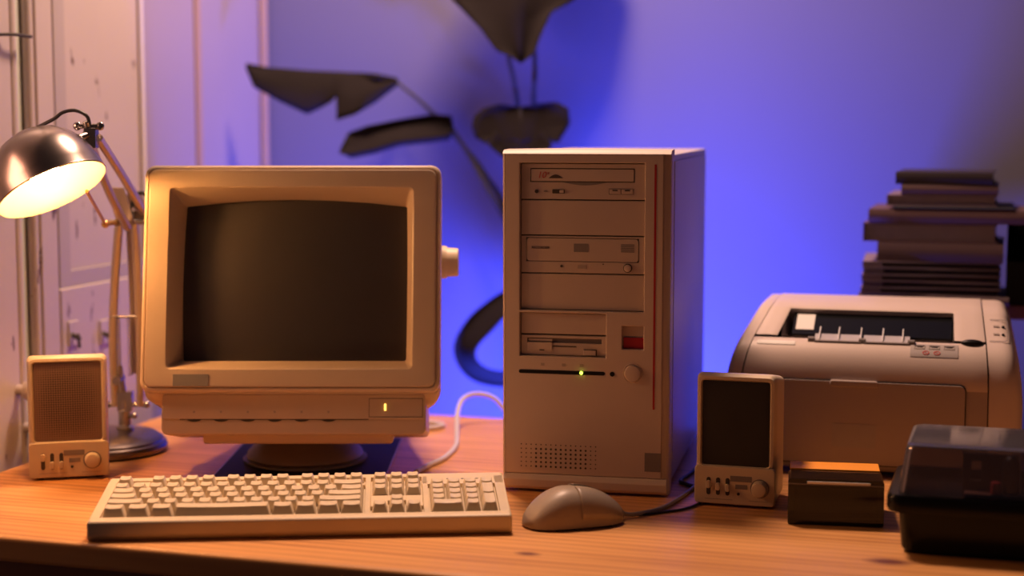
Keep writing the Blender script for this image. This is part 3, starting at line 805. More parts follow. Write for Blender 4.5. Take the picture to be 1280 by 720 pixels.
bm = nb(); bar(bm, [(-.525, Y1, .058), (-.5265, Y1, .140), (-.522, Y1, .225), (-.514, Y1, .303)], .0042); lp('lower_arm_bar', bm, M['rod'])
bm = nb(); bar(bm, [(-.492, Y1, .058), (-.4905, Y1, .14), (-.492, Y1, .225), (-.4945, Y1, .303)], .0042); lp('lower_arm_bar', bm, M['rod'])
bm = nb(); bar(bm, [(-.502, Y1 + .014, .100), (-.502, Y1 + .014, .200), (-.504, Y1 + .012, .303)], .0036); lp('lower_arm_bar', bm, M['rod'])
def spring(p0, p1, r, turns):
    bm = nb(); m, l = aim(p0, p1); n = turns * 8
    pts = [m @ Vector((r * math.cos(2 * math.pi * i / 8), r * math.sin(2 * math.pi * i / 8), l * i / n)) for i in range(n + 1)]
    tube(bm, pts, .0007, seg=5, k=1); return bm
lp('spring', spring((-.5185, Y1 - .004, .100), (-.5185, Y1 - .004, .176), .0032, 26), M['chrome'])
lp('spring', spring((-.5035, Y1 - .004, .100), (-.5035, Y1 - .004, .176), .0032, 26), M['chrome'])
bm = nb(); cyl(bm, (-.528, Y1 - .004, .178), (-.494, Y1 - .004, .178), .0018, seg=10); lp('spring_pin', bm, M['chrome'])
# elbow
bm = nb()
for (pts, th) in ((((-.530, 2.128, .348), (-.503, 2.128, .348), (-.490, 2.128, .300), (-.512, 2.128, .300), (-.520, 2.128, .326)), .002),
                  (((-.503, 2.152, .350), (-.497, 2.152, .350), (-.476, 2.152, .322), (-.478, 2.152, .298), (-.512, 2.152, .298)), .002)):
    loft(bm, [[(x, y - th, z) for x, y, z in pts], [(x, y + th, z) for x, y, z in pts]])
lp('elbow_plate', bm, M['rod'], bevel=.0006)
bm = nb(); cyl(bm, (-.528, 2.14, .303), (-.478, 2.14, .303), .0030); ball(bm, (-.478, 2.14, .303), .0045); cyl(bm, (-.490, 2.12, .320), (-.474, 2.16, .321), .003)
cyl(bm, (-.512, 2.12, .303), (-.512, 2.16, .303), .0045)
lp('elbow_pin', bm, M['chrome'])
bm = nb(); bar(bm, [(-.500, 2.130, .296), (-.505, 2.050, .350), (-.5035, 1.960, .414)], .0040); lp('upper_arm_bar', bm, M['rod'])
bm = nb(); bar(bm, [(-.481, 2.140, .316), (-.487, 2.060, .363), (-.4935, 1.965, .414)], .0040); lp('upper_arm_bar', bm, M['rod'])
bm = nb(); box(bm, -0.5070, -0.4925, 1.947, 1.965, .402, .426); cyl(bm, (-0.5150, 1.956, .428), (-0.4900, 1.956, .428), .0032); ball(bm, (-0.5160, 1.956, .428), .0052, 1, .6, 1); ball(bm, (-0.4890, 1.956, .428), .0052, 1, .6, 1); cyl(bm, (-0.5020, 1.956, .420), (-0.5040, 1.949, .434), .004)
lp('head_joint', bm, M['chrome'], bevel=.0012)
# shade: axis from the rim centre up to the crown
ax = Vector((-.46, .25, .85)).normalized()
rc = Vector((-.535, 1.912, .354))
mt = Matrix.Translation(rc) @ ax.to_track_quat('Z', 'Y').to_matrix().to_4x4()
outer = [(.0655, 0), (.0668, .001), (.0663, .003), (.0655, .012), (.0630, .026), (.0575, .042), (.049, .055), (.037, .066), (.022, .0735), (.010, .0762), (0, .0765)]
inner = [(0, .0735), (.010, .0732), (.021, .0705), (.035, .0635), (.0465, .053), (.055, .041), (.0605, .0255), (.063, .012), (.0645, .002), (.0655, 0)]
bm = nb(); lathe(bm, outer, 56, mt); sh = lp('lamp_shade', bm, M['chromedk'], smooth=60)
bm = nb(); lathe(bm, inner, 56, mt); li = lp('shade_lining', bm, M['shadein'], sh, smooth=60); li['label'] = 'brightly lit white inside'
bm = nb(); lathe(bm, [(0, .074), (.014, .074), (.014, .047), (.012, .045), (0, .045)], 20, mt); lp('bulb_holder', bm, M['shadein'], sh)
bm = nb(); lathe(bm, [(0, .046), (.010, .045), (.013, .040), (.017, .032), (.0185, .025), (.017, .018), (.012, .013), (.006, .011), (0, .0105)], 20, mt); lp('bulb', bm, M['bulb'], sh, smooth=80)
cb = mt @ Vector((0, 0, .074))
bm = nb(); tube(bm, [cb, cb + Vector((.003, .012, .006)), (-.540, 1.943, .4365), (-.530, 1.945, .4440), (-.516, 1.947, .4465), (-.503, 1.949, .4405), (-.500, 1.951, .430)], .0022)
lp('flex_cord', bm, M['darkcable'])
bm = nb(); tube(bm, [(-.496, 2.14, .306), (-.497, 2.15, .328), (-.490, 2.15, .339), (-.480, 2.15, .338), (-.474, 2.15, .322)], .0026); lp('flex_cord', bm, M['darkcable'])
bm = nb(); cyl(bm, (-.500, 1.930, .352), (-.5195, 2.090, .304), .0022, seg=10); ball(bm, (-.5195, 2.092, .303), .0052); cyl(bm, (-.519, 2.095, .303), (-.513, 2.125, .303), .003)
lp('tension_rod', bm, M['brass'])
bm = nb(); tube(bm, [(-.500, 1.955, .420), (-.506, 1.945, .416), (-.518, 1.930, .410)], .0045); lp('shade_bracket', bm, M['chrome'])

# ------------------------------------------------------------------ printer
PRZ = R(-15.5)
pr = thing('printer', 'cream laser printer standing at the right end of the desk', 'printer', (.262, 2.03, 0), PRZ)
PW = .362
prof = [(.002, .006), (.0, .012), (.0, .110), (.0006, .122), (.0025, .133), (.0065, .1435), (.0125, .152), (.020, .1585), (.0285, .1632), (.034, .1660), (.0905, .1935), (.098, .1965), (.112, .2000), (.130, .2015), (.190, .2015), (.205, .199), (.2125, .190), (.215, .178), (.215, .006)]
def side_in(z, left):
    t = max(0.0, (z - .085) / .118)
    return (.034 if left else .016) * t ** 2.2
def prn_section(x, idx):
    return [(x, *prof[i]) for i in idx]
def xs_at(t, z):                                       # t 0..1 across the width, sides leaning in as they rise
    a, b = side_in(z, True), PW - side_in(z, False)
    return a + (b - a) * t
def skin(name, ts, i0, i1, m, hole=None, parent=pr, off=0.0):
    bm = nb(); rows = []
    for i in range(i0, i1 + 1):
        y, z = prof[i]
        ny = (prof[min(i + 1, len(prof) - 1)][0] - prof[max(i - 1, 0)][0]); nz = (prof[min(i + 1, len(prof) - 1)][1] - prof[max(i - 1, 0)][1])
        ll = math.hypot(ny, nz); ny, nz = ny / ll, nz / ll
        rows.append([bm.verts.new((xs_at(t, z), y - nz * off, z + ny * off)) for t in ts])
    for r_ in range(len(rows) - 1):
        for c in range(len(ts) - 1):
            if hole and hole(i0 + r_, (ts[c] + ts[c + 1]) / 2): continue
            bm.faces.new((rows[r_][c], rows[r_][c + 1], rows[r_ + 1][c + 1], rows[r_ + 1][c]))
    return finish(name, bm, m, parent, solid=.0022, smooth=40)
TL, TR = .068, .886                                     # the two long seams
def lin(a, b, n): return [a + (b - a) * i / n for i in range(n + 1)]
# side caps: closed rounded blocks
def cap(name, t0, t1, left):
    bm = nb(); secs = []
    n = 6
    for k in range(n + 1):
        s = k / n                                       # 0 at outer side
        t = (t0 + (t1 - t0) * s) if left else (t1 - (t1 - t0) * s)
        rnd = .016 * (1 - math.sqrt(max(0, 1 - (1 - min(1, s * 2.0)) ** 2)))
        lpz = []
        cy, cz = .1075, .10
        for (y, z) in prof:
            yy = y + (rnd if y < cy else -rnd); zz = z - (rnd if z > cz else -rnd * .3)
            lpz.append((xs_at(t, z), yy, zz))
        secs.append(lpz)
    loft(bm, secs); return finish(name, bm, M['prn'], pr, smooth=40)
cap('side_cover', 0.0, TL - .0050, True); rc_ = cap('side_cover', TR + .0050, 1.0, False)
# middle: lid, front cover, tray door, chassis behind the seams
HX0, HX1 = .0700, .2790
def t_of(x, z): 
    a, b = side_in(z, True), PW - side_in(z, False); return (x - a) / (b - a)
h0, h1 = t_of(HX0, .18), t_of(HX1, .18)
mid_ts = sorted(set(lin(TL, h0, 3) + lin(h0, h1, 10) + lin(h1, TR, 3)))
skin('top_lid', mid_ts, 9, 16, M['prn'], hole=lambda i, t: i == 9 and h0 < t < h1)
skin('front_cover', lin(TL, TR, 14), 2, 8, M['prn'])
bm = nb()
loft(bm, [[(xs_at(t, z), y + .004, z - .003) for (y, z) in ((.002, .008), (.002, .112), (.006, .135), (.018, .153), (.030, .160), (.034, .150), (.034, .008))] for t in (TL - .004, TR + .004)])
finish('chassis', bm, M['groove'], pr)
bm = nb(); loft(bm, [[(xs_at(t, z), y, z) for (y, z) in ((.036, .010), (.036, .130), (.100, .140), (.130, .188), (.205, .188), (.213, .170), (.213, .010))] for t in (TL - .004, TR + .004)])
finish('inner_frame', bm, M['black'], pr)
# rim strip between the lid slot and the front cover, output recess walls
bm = nb()
def slotpt(x, s, d=0.0):                                # s along the sloped lid, d depth below it
    y = .034 + (.0905 - .034) * s; z = .166 + (.1935 - .166) * s
    return (x, y + d * .44, z - d * .90)
loft(bm, [[slotpt(x, s, 0) for x, s in ((HX0, 0), (HX1, 0), (HX1, 1), (HX0, 1))], [slotpt(x, s, .032) for x, s in ((HX0 + .010, .06), (HX1 - .002, .06), (HX1 - .002, 1), (HX0 + .010, 1))]], cap0=False, cap1=False)
finish('slot_wall', bm, M['prn_shade'], pr)
bm = nb(); loft(bm, [[slotpt(HX0 + .010 + .198 * i / 8, s, .030 - .004 * math.sin(3.14 * s)) for i in range(9)] for s in lin(.05, 1.0, 6)], False, False, False); finish('output_slot', bm, M['black'], pr)
bm = nb(); loft(bm, [[slotpt(.0850, .40, .0060), slotpt(.1075, .40, .0060), slotpt(.1075, .93, .0050), slotpt(.0850, .93, .0050)], [slotpt(.0850, .40, .0068), slotpt(.1075, .40, .0068), slotpt(.1075, .93, .0058), slotpt(.0850, .93, .0058)]])
finish('slot_sticker', bm, M['white'], pr)
bm = nb(); loft(bm, [[slotpt(.0810, .26, .0074), slotpt(.2765, .26, .0074), slotpt(.2765, 1, .0056), slotpt(.0810, 1, .0056)], [slotpt(.0810, .26, .03), slotpt(.2765, .26, .03), slotpt(.2765, 1, .03), slotpt(.0810, 1, .03)]]); finish('slot_roller_cover', bm, M['blackgloss'], pr)
# folding flap with white ribs
flap = None
for (a, b) in ((.1120, .1690), (.1715, .2270)):
    bm = nb(); loft(bm, [[slotpt(x, s, d) for s, d in ((-.17, -.0022), (.06, -.0022), (.20, .004), (.20, .0052), (.06, -.0008), (-.17, -.0008))] for x in (a, b)])
    f_ = finish('flap', bm, M['clear'], pr); f_['label'] = 'clear plastic flap'
    bm = nb(); loft(bm, [[slotpt(x, s, d) for s, d in ((-.21, -.0028), (-.17, -.0028), (-.17, .0005), (-.21, .0005))] for x in (a, b)]); finish('flap_edge', bm, M['label'], pr)
for x in (.1175, .1410, .1680, .1945, .2185):
    bm = nb(); loft(bm, [[slotpt(x + dx, s, d) for s, d in ((-.14, -.0030), (-.02, -.0055), (.27, -.0045), (.34, .0005), (.0, -.001)) ] for dx in (-.0006, .0006)]); finish('flap_rib', bm, M['silver'], pr)
for x in (.1080, .1700, .2290):
    bm = nb(); cyl(bm, slotpt(x - .004, -.14, -.0015), slotpt(x + .004, -.14, -.0015), .0036); finish('flap_hinge', bm, M['label'], pr)
# tray door set into the front
DX0, DX1, DZ1 = .030, .2945, .1165
bm = nb(); rbox(bm, DX0, DX1, .014, DZ1, .007, -.0028, .004, .0008); td = finish('paper_tray_door', bm, M['prn_shade'], pr)
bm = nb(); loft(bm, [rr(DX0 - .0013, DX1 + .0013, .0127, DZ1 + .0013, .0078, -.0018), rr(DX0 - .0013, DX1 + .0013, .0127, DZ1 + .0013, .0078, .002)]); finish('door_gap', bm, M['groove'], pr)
bm = nb(); rbox(bm, .134, .192, .1100, .1182, .003, -.0062, -.001, .002); finish('tray_handle', bm, M['prn_shade'], td)
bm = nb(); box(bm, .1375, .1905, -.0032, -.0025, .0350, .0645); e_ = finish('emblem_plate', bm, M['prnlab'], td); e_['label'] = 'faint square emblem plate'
skin('lower_front', lin(TL, TR, 6), 0, 2, M['prn_shade'], off=-.0015)
# labels on the curved cover
def cover_pt(x, s, o=.0016):                            # s from the lid seam (0) down the cover
    pts = [prof[8], prof[7], prof[6], prof[5], prof[4]]
    f = s * 4; i = min(int(f), 3); t = f - i
    y = pts[i][0] + (pts[i + 1][0] - pts[i][0]) * t; z = pts[i][1] + (pts[i + 1][1] - pts[i][1]) * t
    return (x, y - o * .75, z + o * .65)
def cover_patch(name, x0, x1, s0, s1, m, o=.0016, parent=pr):
    bm = nb(); loft(bm, [[cover_pt(x, s0 + (s1 - s0) * k / 6, o) for k in range(7)] for x in lin(x0, x1, 4)], False, False, False); return finish(name, bm, m, parent, solid=.0003)
w_ = cover_patch('name_strip', .0415, .0890, .16, .34, M['white']); w_['label'] = 'white blank name strip'
gl = cover_patch('instruction_label', .2285, .2850, .10, .62, M['prnlab']); gl['label'] = 'grey sheet with small printed symbols'
for k in range(3):
    x = .2330 + k * .0175
    cover_patch('pictogram', x, x + .0125, .17, .21, M['text'], .0021, gl)
    cover_patch('pictogram', x, x + .0125, .31, .33, M['faint'], .0021, gl)
    cover_patch('pictogram', x, x + .0008, .21, .33, M['faint'], .0021, gl)
    cover_patch('pictogram', x + .0117, x + .0125, .21, .33, M['faint'], .0021, gl)
    cover_patch('pictogram', x + .003, x + .010, .23, .255, M['text'], .0021, gl)
for x in (.2470, .2600):
    bm = nb(); seg = 18
    def ringpt(a, r): return cover_pt(x + r * 1.15 * math.cos(a), .475 + r * 31 * math.sin(a) * .7, .0022)
    loft(bm, [[ringpt(2 * math.pi * i / seg, .0036) for i in range(seg)], [ringpt(2 * math.pi * i / seg, .0026) for i in range(seg)]], False, False)
    a = [cover_pt(x - .0025, .43, .0022), cover_pt(x - .0017, .42, .0022), cover_pt(x + .0025, .52, .0022), cover_pt(x + .0017, .53, .0022)]
    bm.faces.new([bm.verts.new(p) for p in a]); finish('prohibition_sign', bm, M['redtext'], gl)
# thumb notch, status panel
bm = nb(); ball(bm, (.3010, .0285, .1650), .0135, 1, .42, .36); finish('thumb_notch', bm, M['black'], pr)
def cap_pt(x, s, o=.0012):
    y = .034 + (.0905 - .034) * s; z = .166 + (.1935 - .166) * s
    return (x, y - o * .44, z + o * .9)
bm = nb()
ring = [(.3215, .02), (.340, .02), (.3425, .08), (.3425, .74), (.340, .80), (.3215, .80)]
inn = [(.3215, .035), (.3395, .035), (.3418, .09), (.3418, .73), (.3395, .785), (.3215, .785)]
loft(bm, [[cap_pt(x, s) for x, s in ring], [cap_pt(x, s) for x, s in inn]], False, False, False); finish('status_panel', bm, M['label'], rc_, solid=.0003)
for s in (.28, .56):
    bm = nb(); ball(bm, cap_pt(.3372, s, .0), .0020); finish('status_led', bm, M['black'], rc_)
    bm = nb(); loft(bm, [[cap_pt(x, s - .02, .0012), cap_pt(x, s + .03, .0012)] for x in (.3255, .3325)], False, False, False); finish('marking', bm, M['faint'], rc_, solid=.0003)
for x in (.05, PW - .05):
    for y in (.03, .18):
        bm = nb(); cyl(bm, (x, y, 0), (x, y, .0075), .010); finish('foot', bm, M['black'], pr)

# ------------------------------------------------------------------ small disk box with orange lid
cbx = thing('disk_box', 'small smoky disk box with a bright orange lid strip in front of the printer', 'box', (.299, 1.741, 0), R(-9.6))
BW, BD, BH = .1005, .088, .050
bm = nb(); plate(bm, .002, BW - .002, .002, BD - .002, [], 0, .003)
for v in bm.verts: v.co = Vector((v.co.x, v.co.z, v.co.y))
finish('tray_floor', bm, M['black'], cbx)
bm = nb(); box(bm, .006, BW - .006, .006, .040, .003, .040); dd = finish('disk_row', bm, M['black'], cbx, bevel=.001)
for k in range(6):
    bm = nb(); box(bm, .006, BW - .006, .046 + k * .0062, .0495 + k * .0062, .003, .043); finish('disk', bm, M['black'], cbx, bevel=.0006)
bm = nb()
loft(bm, [rr(0, BW, 0, BH, .003, 0), rr(.0005, BW - .0005, .0005, BH - .0005, .003, .048)], True, False)
for v in bm.verts: v.co = v.co
fl = finish('lid_front', bm, M['smoke'], cbx, solid=.0016); fl['label'] = 'smoky see-through front lid'
bm = nb(); box(bm, .0195, .0865, -.0026, -.0018, .0458, .0484); finish('edge_highlight', bm, M['white'], cbx, bevel=.0003)  # white bar imitating a highlight along the lid's front edge
bm = nb(); loft(bm, [rr(-.0006, BW + .0006, .0445, .0455, .0003, -.0014), rr(-.0006, BW + .0006, .0445, .0455, .0003, .003)]); finish('ridge_highlight', bm, M['label'], cbx)  # lip of the lid, its lighter grey imitating a glint
bm = nb(); box(bm, .0015, BW - .0015, .0495, BD, .0475, .0515); ol = finish('lid_back', bm, M['orange'], cbx, bevel=.0008); ol['label'] = 'bright orange rear lid'
bm = nb(); box(bm, .0005, BW - .0005, .0495, BD, .0, .0472); finish('box_back', bm, M['smoke'], cbx)

# ------------------------------------------------------------------ large black box with clear lid
bb = thing('storage_box', 'black box with a hazy clear lid at the lower right corner of the desk', 'box', (.392, 1.62, 0), R(-17))
SW, SD = .215, .130
def rrz(x0, x1, y0, y1, r, z): return [(x, y, z) for (x, _, y) in rr(x0, x1, y0, y1, r, 0)]
bm = nb()
loft(bm, [rrz(.004, SW - .004, .004, SD - .004, .010, 0), rrz(.0, SW, 0, SD, .012, .006), rrz(-.003, SW + .003, -.003, SD + .003, .013, .043), rrz(-.013, SW + .013, -.012, SD + .012, .015, .0445),
          rrz(-.0145, SW + .0145, -.0135, SD + .0135, .016, .048), rrz(-.0145, SW + .0145, -.0135, SD + .0135, .016, .059), rrz(-.012, SW + .012, -.011, SD + .011, .014, .0625),
          rrz(-.004, SW + .004, -.003, SD + .003, .011, .0625), rrz(-.002, SW + .002, -.001, SD + .001, .011, .056), rrz(-.002, SW + .002, -.001, SD + .001, .011, .055)])
finish('tray', bm, M['blackgloss'], bb, smooth=45)
bm = nb()
loft(bm, [rrz(-.0030, SW + .0030, -.002, SD + .002, .011, .0628), rrz(.0030, SW - .003, .004, SD - .004, .010, .105), rrz(.0045, SW - .0045, .0060, SD - .006, .009, .1095), rrz(.009, SW - .009, .011, SD - .011, .007, .1112)], False, True)
ld = finish('lid', bm, M['lid'], bb, solid=.0018, smooth=45); ld['label'] = 'hazy see-through lid'
def inbox(name, bm, m, label, cat, **k):
    o = finish(name, bm, m, None, loc=(.392, 1.62, T), rot=(0, 0, R(-17)), **k); return tag(o, label, cat)
bm = nb(); plate(bm, .058, .112, .0565, .1010, [(.066, .076, .0735, .0930)], .030, .036)
inbox('black_card_holder', bm, M['black'], 'black upright holder with a window inside the clear-lidded box', 'holder', bevel=.001)
bm = nb(); box(bm, .060, .150, .008, .024, .0565, .0645); inbox('brown_card_strip', bm, M['wooddk'], 'low brown strip lying along the front inside the clear-lidded box', 'strip', bevel=.0015)
bm = nb(); cyl(bm, (.105, .020, .0650), (.105, .020, .094), .0095, .0095, 28, .002); ball(bm, (.105, .020, .0940), .0088)
inbox('film_canister', bm, M['black'], 'black rounded canister beside the red cap inside the clear-lidded box', 'canister')
bm = nb(); cyl(bm, (.0905, .0135, .0650), (.0905, .0135, .0765), .0055, .0050, 22, .0015)
inbox('red_cap', bm, M['red'], 'small red cap inside the clear-lidded box', 'cap')
bm = nb(); box(bm, .122, .150, .030, .036, .0570, .0950); inbox('cream_card', bm, M['prn'], 'cream card standing at the back inside the clear-lidded box', 'card', bevel=.0008)

# ------------------------------------------------------------------ side table, books and file behind the desk (room frame)
ROOM = Matrix.Rotation(YAW, 4, 'Z')
def rp(e, n, z=0): v = ROOM @ Vector((e, n, z)); return (v.x, v.y, v.z)
stz = .1800
sd = thing('side_table', 'dark side table behind the printer under the stack of books', 'table', (*rp(-.05, 2.425)[:2], -T), YAW)
bm = nb(); box(bm, -.150, .115, -.070, .15, T + stz - .02, T + stz); finish('table_top', bm, M['wooddk'], sd, bevel=.002)
for x in (-.145, .085):
    for y in (-.065, .115):
        bm = nb(); box(bm, x, x + .025, y, y + .025, 0, T + stz - .0205); finish('leg', bm, M['wooddk'], sd, bevel=.001)
# x0, x1 along the spine, thickness, depth, cover colour, page colour side, turn, label
BK = [(-.2080, .002, .0105, .150, (.20, .14, .14), 0, 'bottom book of the stack behind the printer, a wide dull one')]
zc = stz
def book(x0, x1, z0, th, dep, col, turn, label, y0=-.10, pages_front=False, curved=True, hw=.003):
    cx = (x0 + x1) / 2; L2 = (x1 - x0) / 2
    loc = rp(cx, 2.34 + .0, 0)
    b = thing('book', label, 'book', (loc[0], loc[1], z0), YAW + R(turn), 'stacked books behind the printer')
    thin = pages_front and th < .0100
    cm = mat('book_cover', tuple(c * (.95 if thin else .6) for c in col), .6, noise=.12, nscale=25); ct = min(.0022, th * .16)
    bm = nb(); box(bm, -L2, L2, 0, dep, 0, ct); finish('cover_board', bm, cm, b)
    bm = nb(); box(bm, -L2, L2, 0, dep, th - ct, th - .0002); finish('cover_board', bm, cm, b)
    if not pages_front:
        bm = nb(); loft(bm, [[(x, -.0015 * math.sin(math.pi * k / 6), th * k / 6 - (.0002 if k == 6 else 0)) for k in range(7)] + [(x, ct, th - .0002), (x, ct, 0)] for x in (-L2, L2)]); finish('spine', bm, cm, b)
    else:
        bm = nb(); box(bm, -L2, -L2 + (.027 if thin else ct), .0006, dep, ct, th - ct); finish('spine', bm, cm, b)
    bm = nb(); box(bm, -L2 + (.0275 if thin else hw), L2 - hw, ct + hw * (1.6 if thin else .6), dep - hw, ct, th - ct); finish('page_block', bm, M['gapdark'] if thin else M_PAGE, b)
    return b
M_PAGE = mat('page_edges', (.25, .20, .21), .8, noise=.12, nscale=60)
bs = [ # x0, x1, z0, z1, colour, turn, pages to the front
 (-.2053, -.0020, .1800, .1925, (.22, .15, .16), 0, False, 'bottom book of the stack, wide and dull brown'),
 (-.2020, -.0135, .1925, .2015, (.24, .17, .19), 3, True, 'lowest of the five thin pale-spined books in the stack'),
 (-.2000, -.0130, .2015, .2105, (.22, .16, .18), 2, True, 'second from the bottom of the five thin pale-spined books'),
 (-.2010, -.0135, .2105, .2197, (.25, .17, .18), 3, True, 'middle one of the five thin pale-spined books in the stack'),
 (-.1990, -.0130, .2197, .2290, (.21, .16, .18), 2, True, 'second from the top of the five thin pale-spined books'),
 (-.2000, -.0125, .2290, .2385, (.26, .19, .20), 3, True, 'topmost of the five thin pale-spined books in the stack'),
 (-.1805, -.0110, .2385, .2655, (.17, .10, .11), 0, False, 'thick dull purple-brown book lying on the five thin ones'),
 (-.2005, -.0200, .2660, .2920, (.22, .12, .13), 0, True, 'thick book with red cover edges under the widest book'),
 (-.1936, .0300, .2925, .3115, (.20, .11, .12), 0, False, 'widest book of the stack, sticking out to the right'),
 (-.1600, .0010, .3118, .3160, (.03, .03, .04), 0, False, 'very thin black book under the pale lilac one'),
 (-.1690, -.0215, .3163, .3318, (.33, .24, .32), 0, True, 'pale lilac book third from the top of the stack'),
 (-.1497, -.0204, .3320, .3460, (.20, .12, .13), 0, False, 'brownish book directly under the topmost dark book'),
 (-.1577, -.0281, .3463, .3635, (.045, .03, .04), -1, False, 'topmost dark book of the stack behind the printer'),
]
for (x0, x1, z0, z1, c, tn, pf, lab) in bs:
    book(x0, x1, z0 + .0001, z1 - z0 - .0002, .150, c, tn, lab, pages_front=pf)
fx = rp(.035, 2.36)
mf = thing('magazine_file', 'black magazine file with a slanted side beside the stack of books', 'file', (fx[0], fx[1], stz), YAW)
bm = nb()
sidep = [(0, 0), (.15, 0), (.15, .115), (.09, .115), (0, .060)]
for x in (-.042, .040):
    loft(bm, [[(x, y, z) for y, z in sidep], [(x + .002, y, z) for y, z in sidep]])
box(bm, -.040, .040, 0, .002, 0, .060); box(bm, -.040, .040, .148, .15, 0, .115); box(bm, -.040, .040, .002, .148, 0, .002)
finish('file_case', bm, M['black'], mf)

# ------------------------------------------------------------------ monstera plant behind the desk
plant = thing('monstera_plant', 'tall dark-leaved potted plant standing between desk and back wall', 'plant', (.06, 2.53, -T))
def wl(name, bm, m, parent=plant, **k):
    for v in bm.verts: v.co -= Vector((.06, 2.53, -T))
    return finish(name, bm, m, parent, **k)
bm = nb(); lathe(bm, [(0, 0), (.060, 0), (.066, .01), (.082, .17), (.088, .172), (.088, .195), (.080, .195), (.078, .178), (.072, .06), (0, .06)], 36, Matrix.Translation((.06, 2.53, -T))); wl('pot', bm, M['pot'])
bm = nb(); lathe(bm, [(0, .158), (.0768, .158), (.0768, .164), (0, .172)], 30, Matrix.Translation((.06, 2.53, -T))); wl('soil', bm, M['soil'])
def resample(pts, n):
    P = [Vector(p) for p in pts]; d = [0]
    for a, b in zip(P, P[1:]): d.append(d[-1] + (b - a).length)
    out = []
    for i in range(n + 1):
        s = d[-1] * i / n; k = 0
        while k < len(d) - 2 and d[k + 1] < s: k += 1
        t = (s - d[k]) / max(1e-9, d[k + 1] - d[k]); out.append(P[k].lerp(P[k + 1], min(1, t)))
    return out
def half(bm, mid, edge, n=60, m=7, sag=(0, 0, 0)):
    a = resample(smooth_pts(mid, 8), n); b = resample(edge, n); S = Vector(sag)
    loft(bm, [[a[i].lerp(b[i], j / m) + S * math.sin(math.pi * j / m) for j in range(m + 1)] for i in range(n + 1)], False, False, False)
LT = .0009
# leaf pointing left, folded along its rib
bm = nb(); midA = [(-0.1920, 2.7750, 0.4980), (-0.2664, 2.7584, 0.5097), (-0.3430, 2.7362, 0.5158), (-0.4373, 2.7195, 0.5202)]
half(bm, midA, [(-0.1920, 2.7750, 0.4925), (-0.2264, 2.7473, 0.4636), (-0.2586, 2.7251, 0.4437), (-0.2903, 2.7195, 0.4337), (-0.2886, 2.7284, 0.4758), (-0.2958, 2.7217, 0.4653), (-0.3152, 2.7151, 0.4536), (-0.3363, 2.7084, 0.4437), (-0.3807, 2.7029, 0.4648), (-0.4229, 2.7051, 0.4881), (-0.4373, 2.7195, 0.5191)], sag=(0, -.006, .002))
half(bm, midA, [(-0.1920, 2.7783, 0.4947), (-0.2276, 2.7550, 0.5036), (-0.2775, 2.7772, 0.4992), (-0.3441, 2.7661, 0.4958), (-0.3996, 2.7272, 0.5036), (-0.4373, 2.7217, 0.5191)], sag=(0, 0, .008))
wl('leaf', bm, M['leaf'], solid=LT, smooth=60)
# curled leaf below it
bm = nb(); midB = [(-0.0972, 2.7216, 0.4186), (-0.1350, 2.7238, 0.4246), (-0.1890, 2.7162, 0.4165), (-0.2376, 2.7054, 0.3992), (-0.2830, 2.7000, 0.3819)]
half(bm, midB, [(-0.0961, 2.7216, 0.4165), (-0.1004, 2.7268, 0.4413), (-0.1328, 2.7236, 0.4440), (-0.1858, 2.7182, 0.4354), (-0.2376, 2.7074, 0.4251), (-0.2711, 2.7270, 0.4138), (-0.2830, 2.7022, 0.3841)], sag=(0, .010, .002))
half(bm, midB, [(-0.0961, 2.7194, 0.4143), (-0.1037, 2.7054, 0.4014), (-0.1307, 2.7000, 0.3976), (-0.1836, 2.6946, 0.3922), (-0.2236, 2.6892, 0.3798), (-0.2624, 2.6914, 0.3722), (-0.2830, 2.7000, 0.3814)], sag=(0, -.012, -.001))
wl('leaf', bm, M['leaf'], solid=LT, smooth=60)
# big leaf hanging in from above
bm = nb(); midC = [(0.0109, 2.6800, 0.8309), (0.0109, 2.6474, 0.7224), (0.0119, 2.6203, 0.6139), (0.0141, 2.6094, 0.5238)]
half(bm, midC, [(0.0109, 2.6800, 0.8309), (-0.0976, 2.6691, 0.8092), (-0.1627, 2.6583, 0.7332), (-0.1204, 2.6366, 0.6573), (-0.0944, 2.6311, 0.6236), (-0.0510, 2.6149, 0.5791), (-0.0239, 2.6062, 0.5422), (-0.0043, 2.6062, 0.5357), (0.0141, 2.6094, 0.5238)], sag=(0, .008, 0))
half(bm, midC, [(0.0109, 2.6800, 0.8309), (0.1085, 2.6691, 0.8092), (0.1627, 2.6583, 0.7224), (0.1259, 2.6366, 0.6529), (0.0987, 2.6311, 0.6236), (0.0629, 2.6257, 0.6041), (0.0477, 2.6149, 0.5726), (0.0347, 2.6040, 0.5379), (0.0141, 2.6094, 0.5238)], sag=(0, .008, 0))
wl('leaf', bm, M['leaf'], solid=LT, smooth=60)
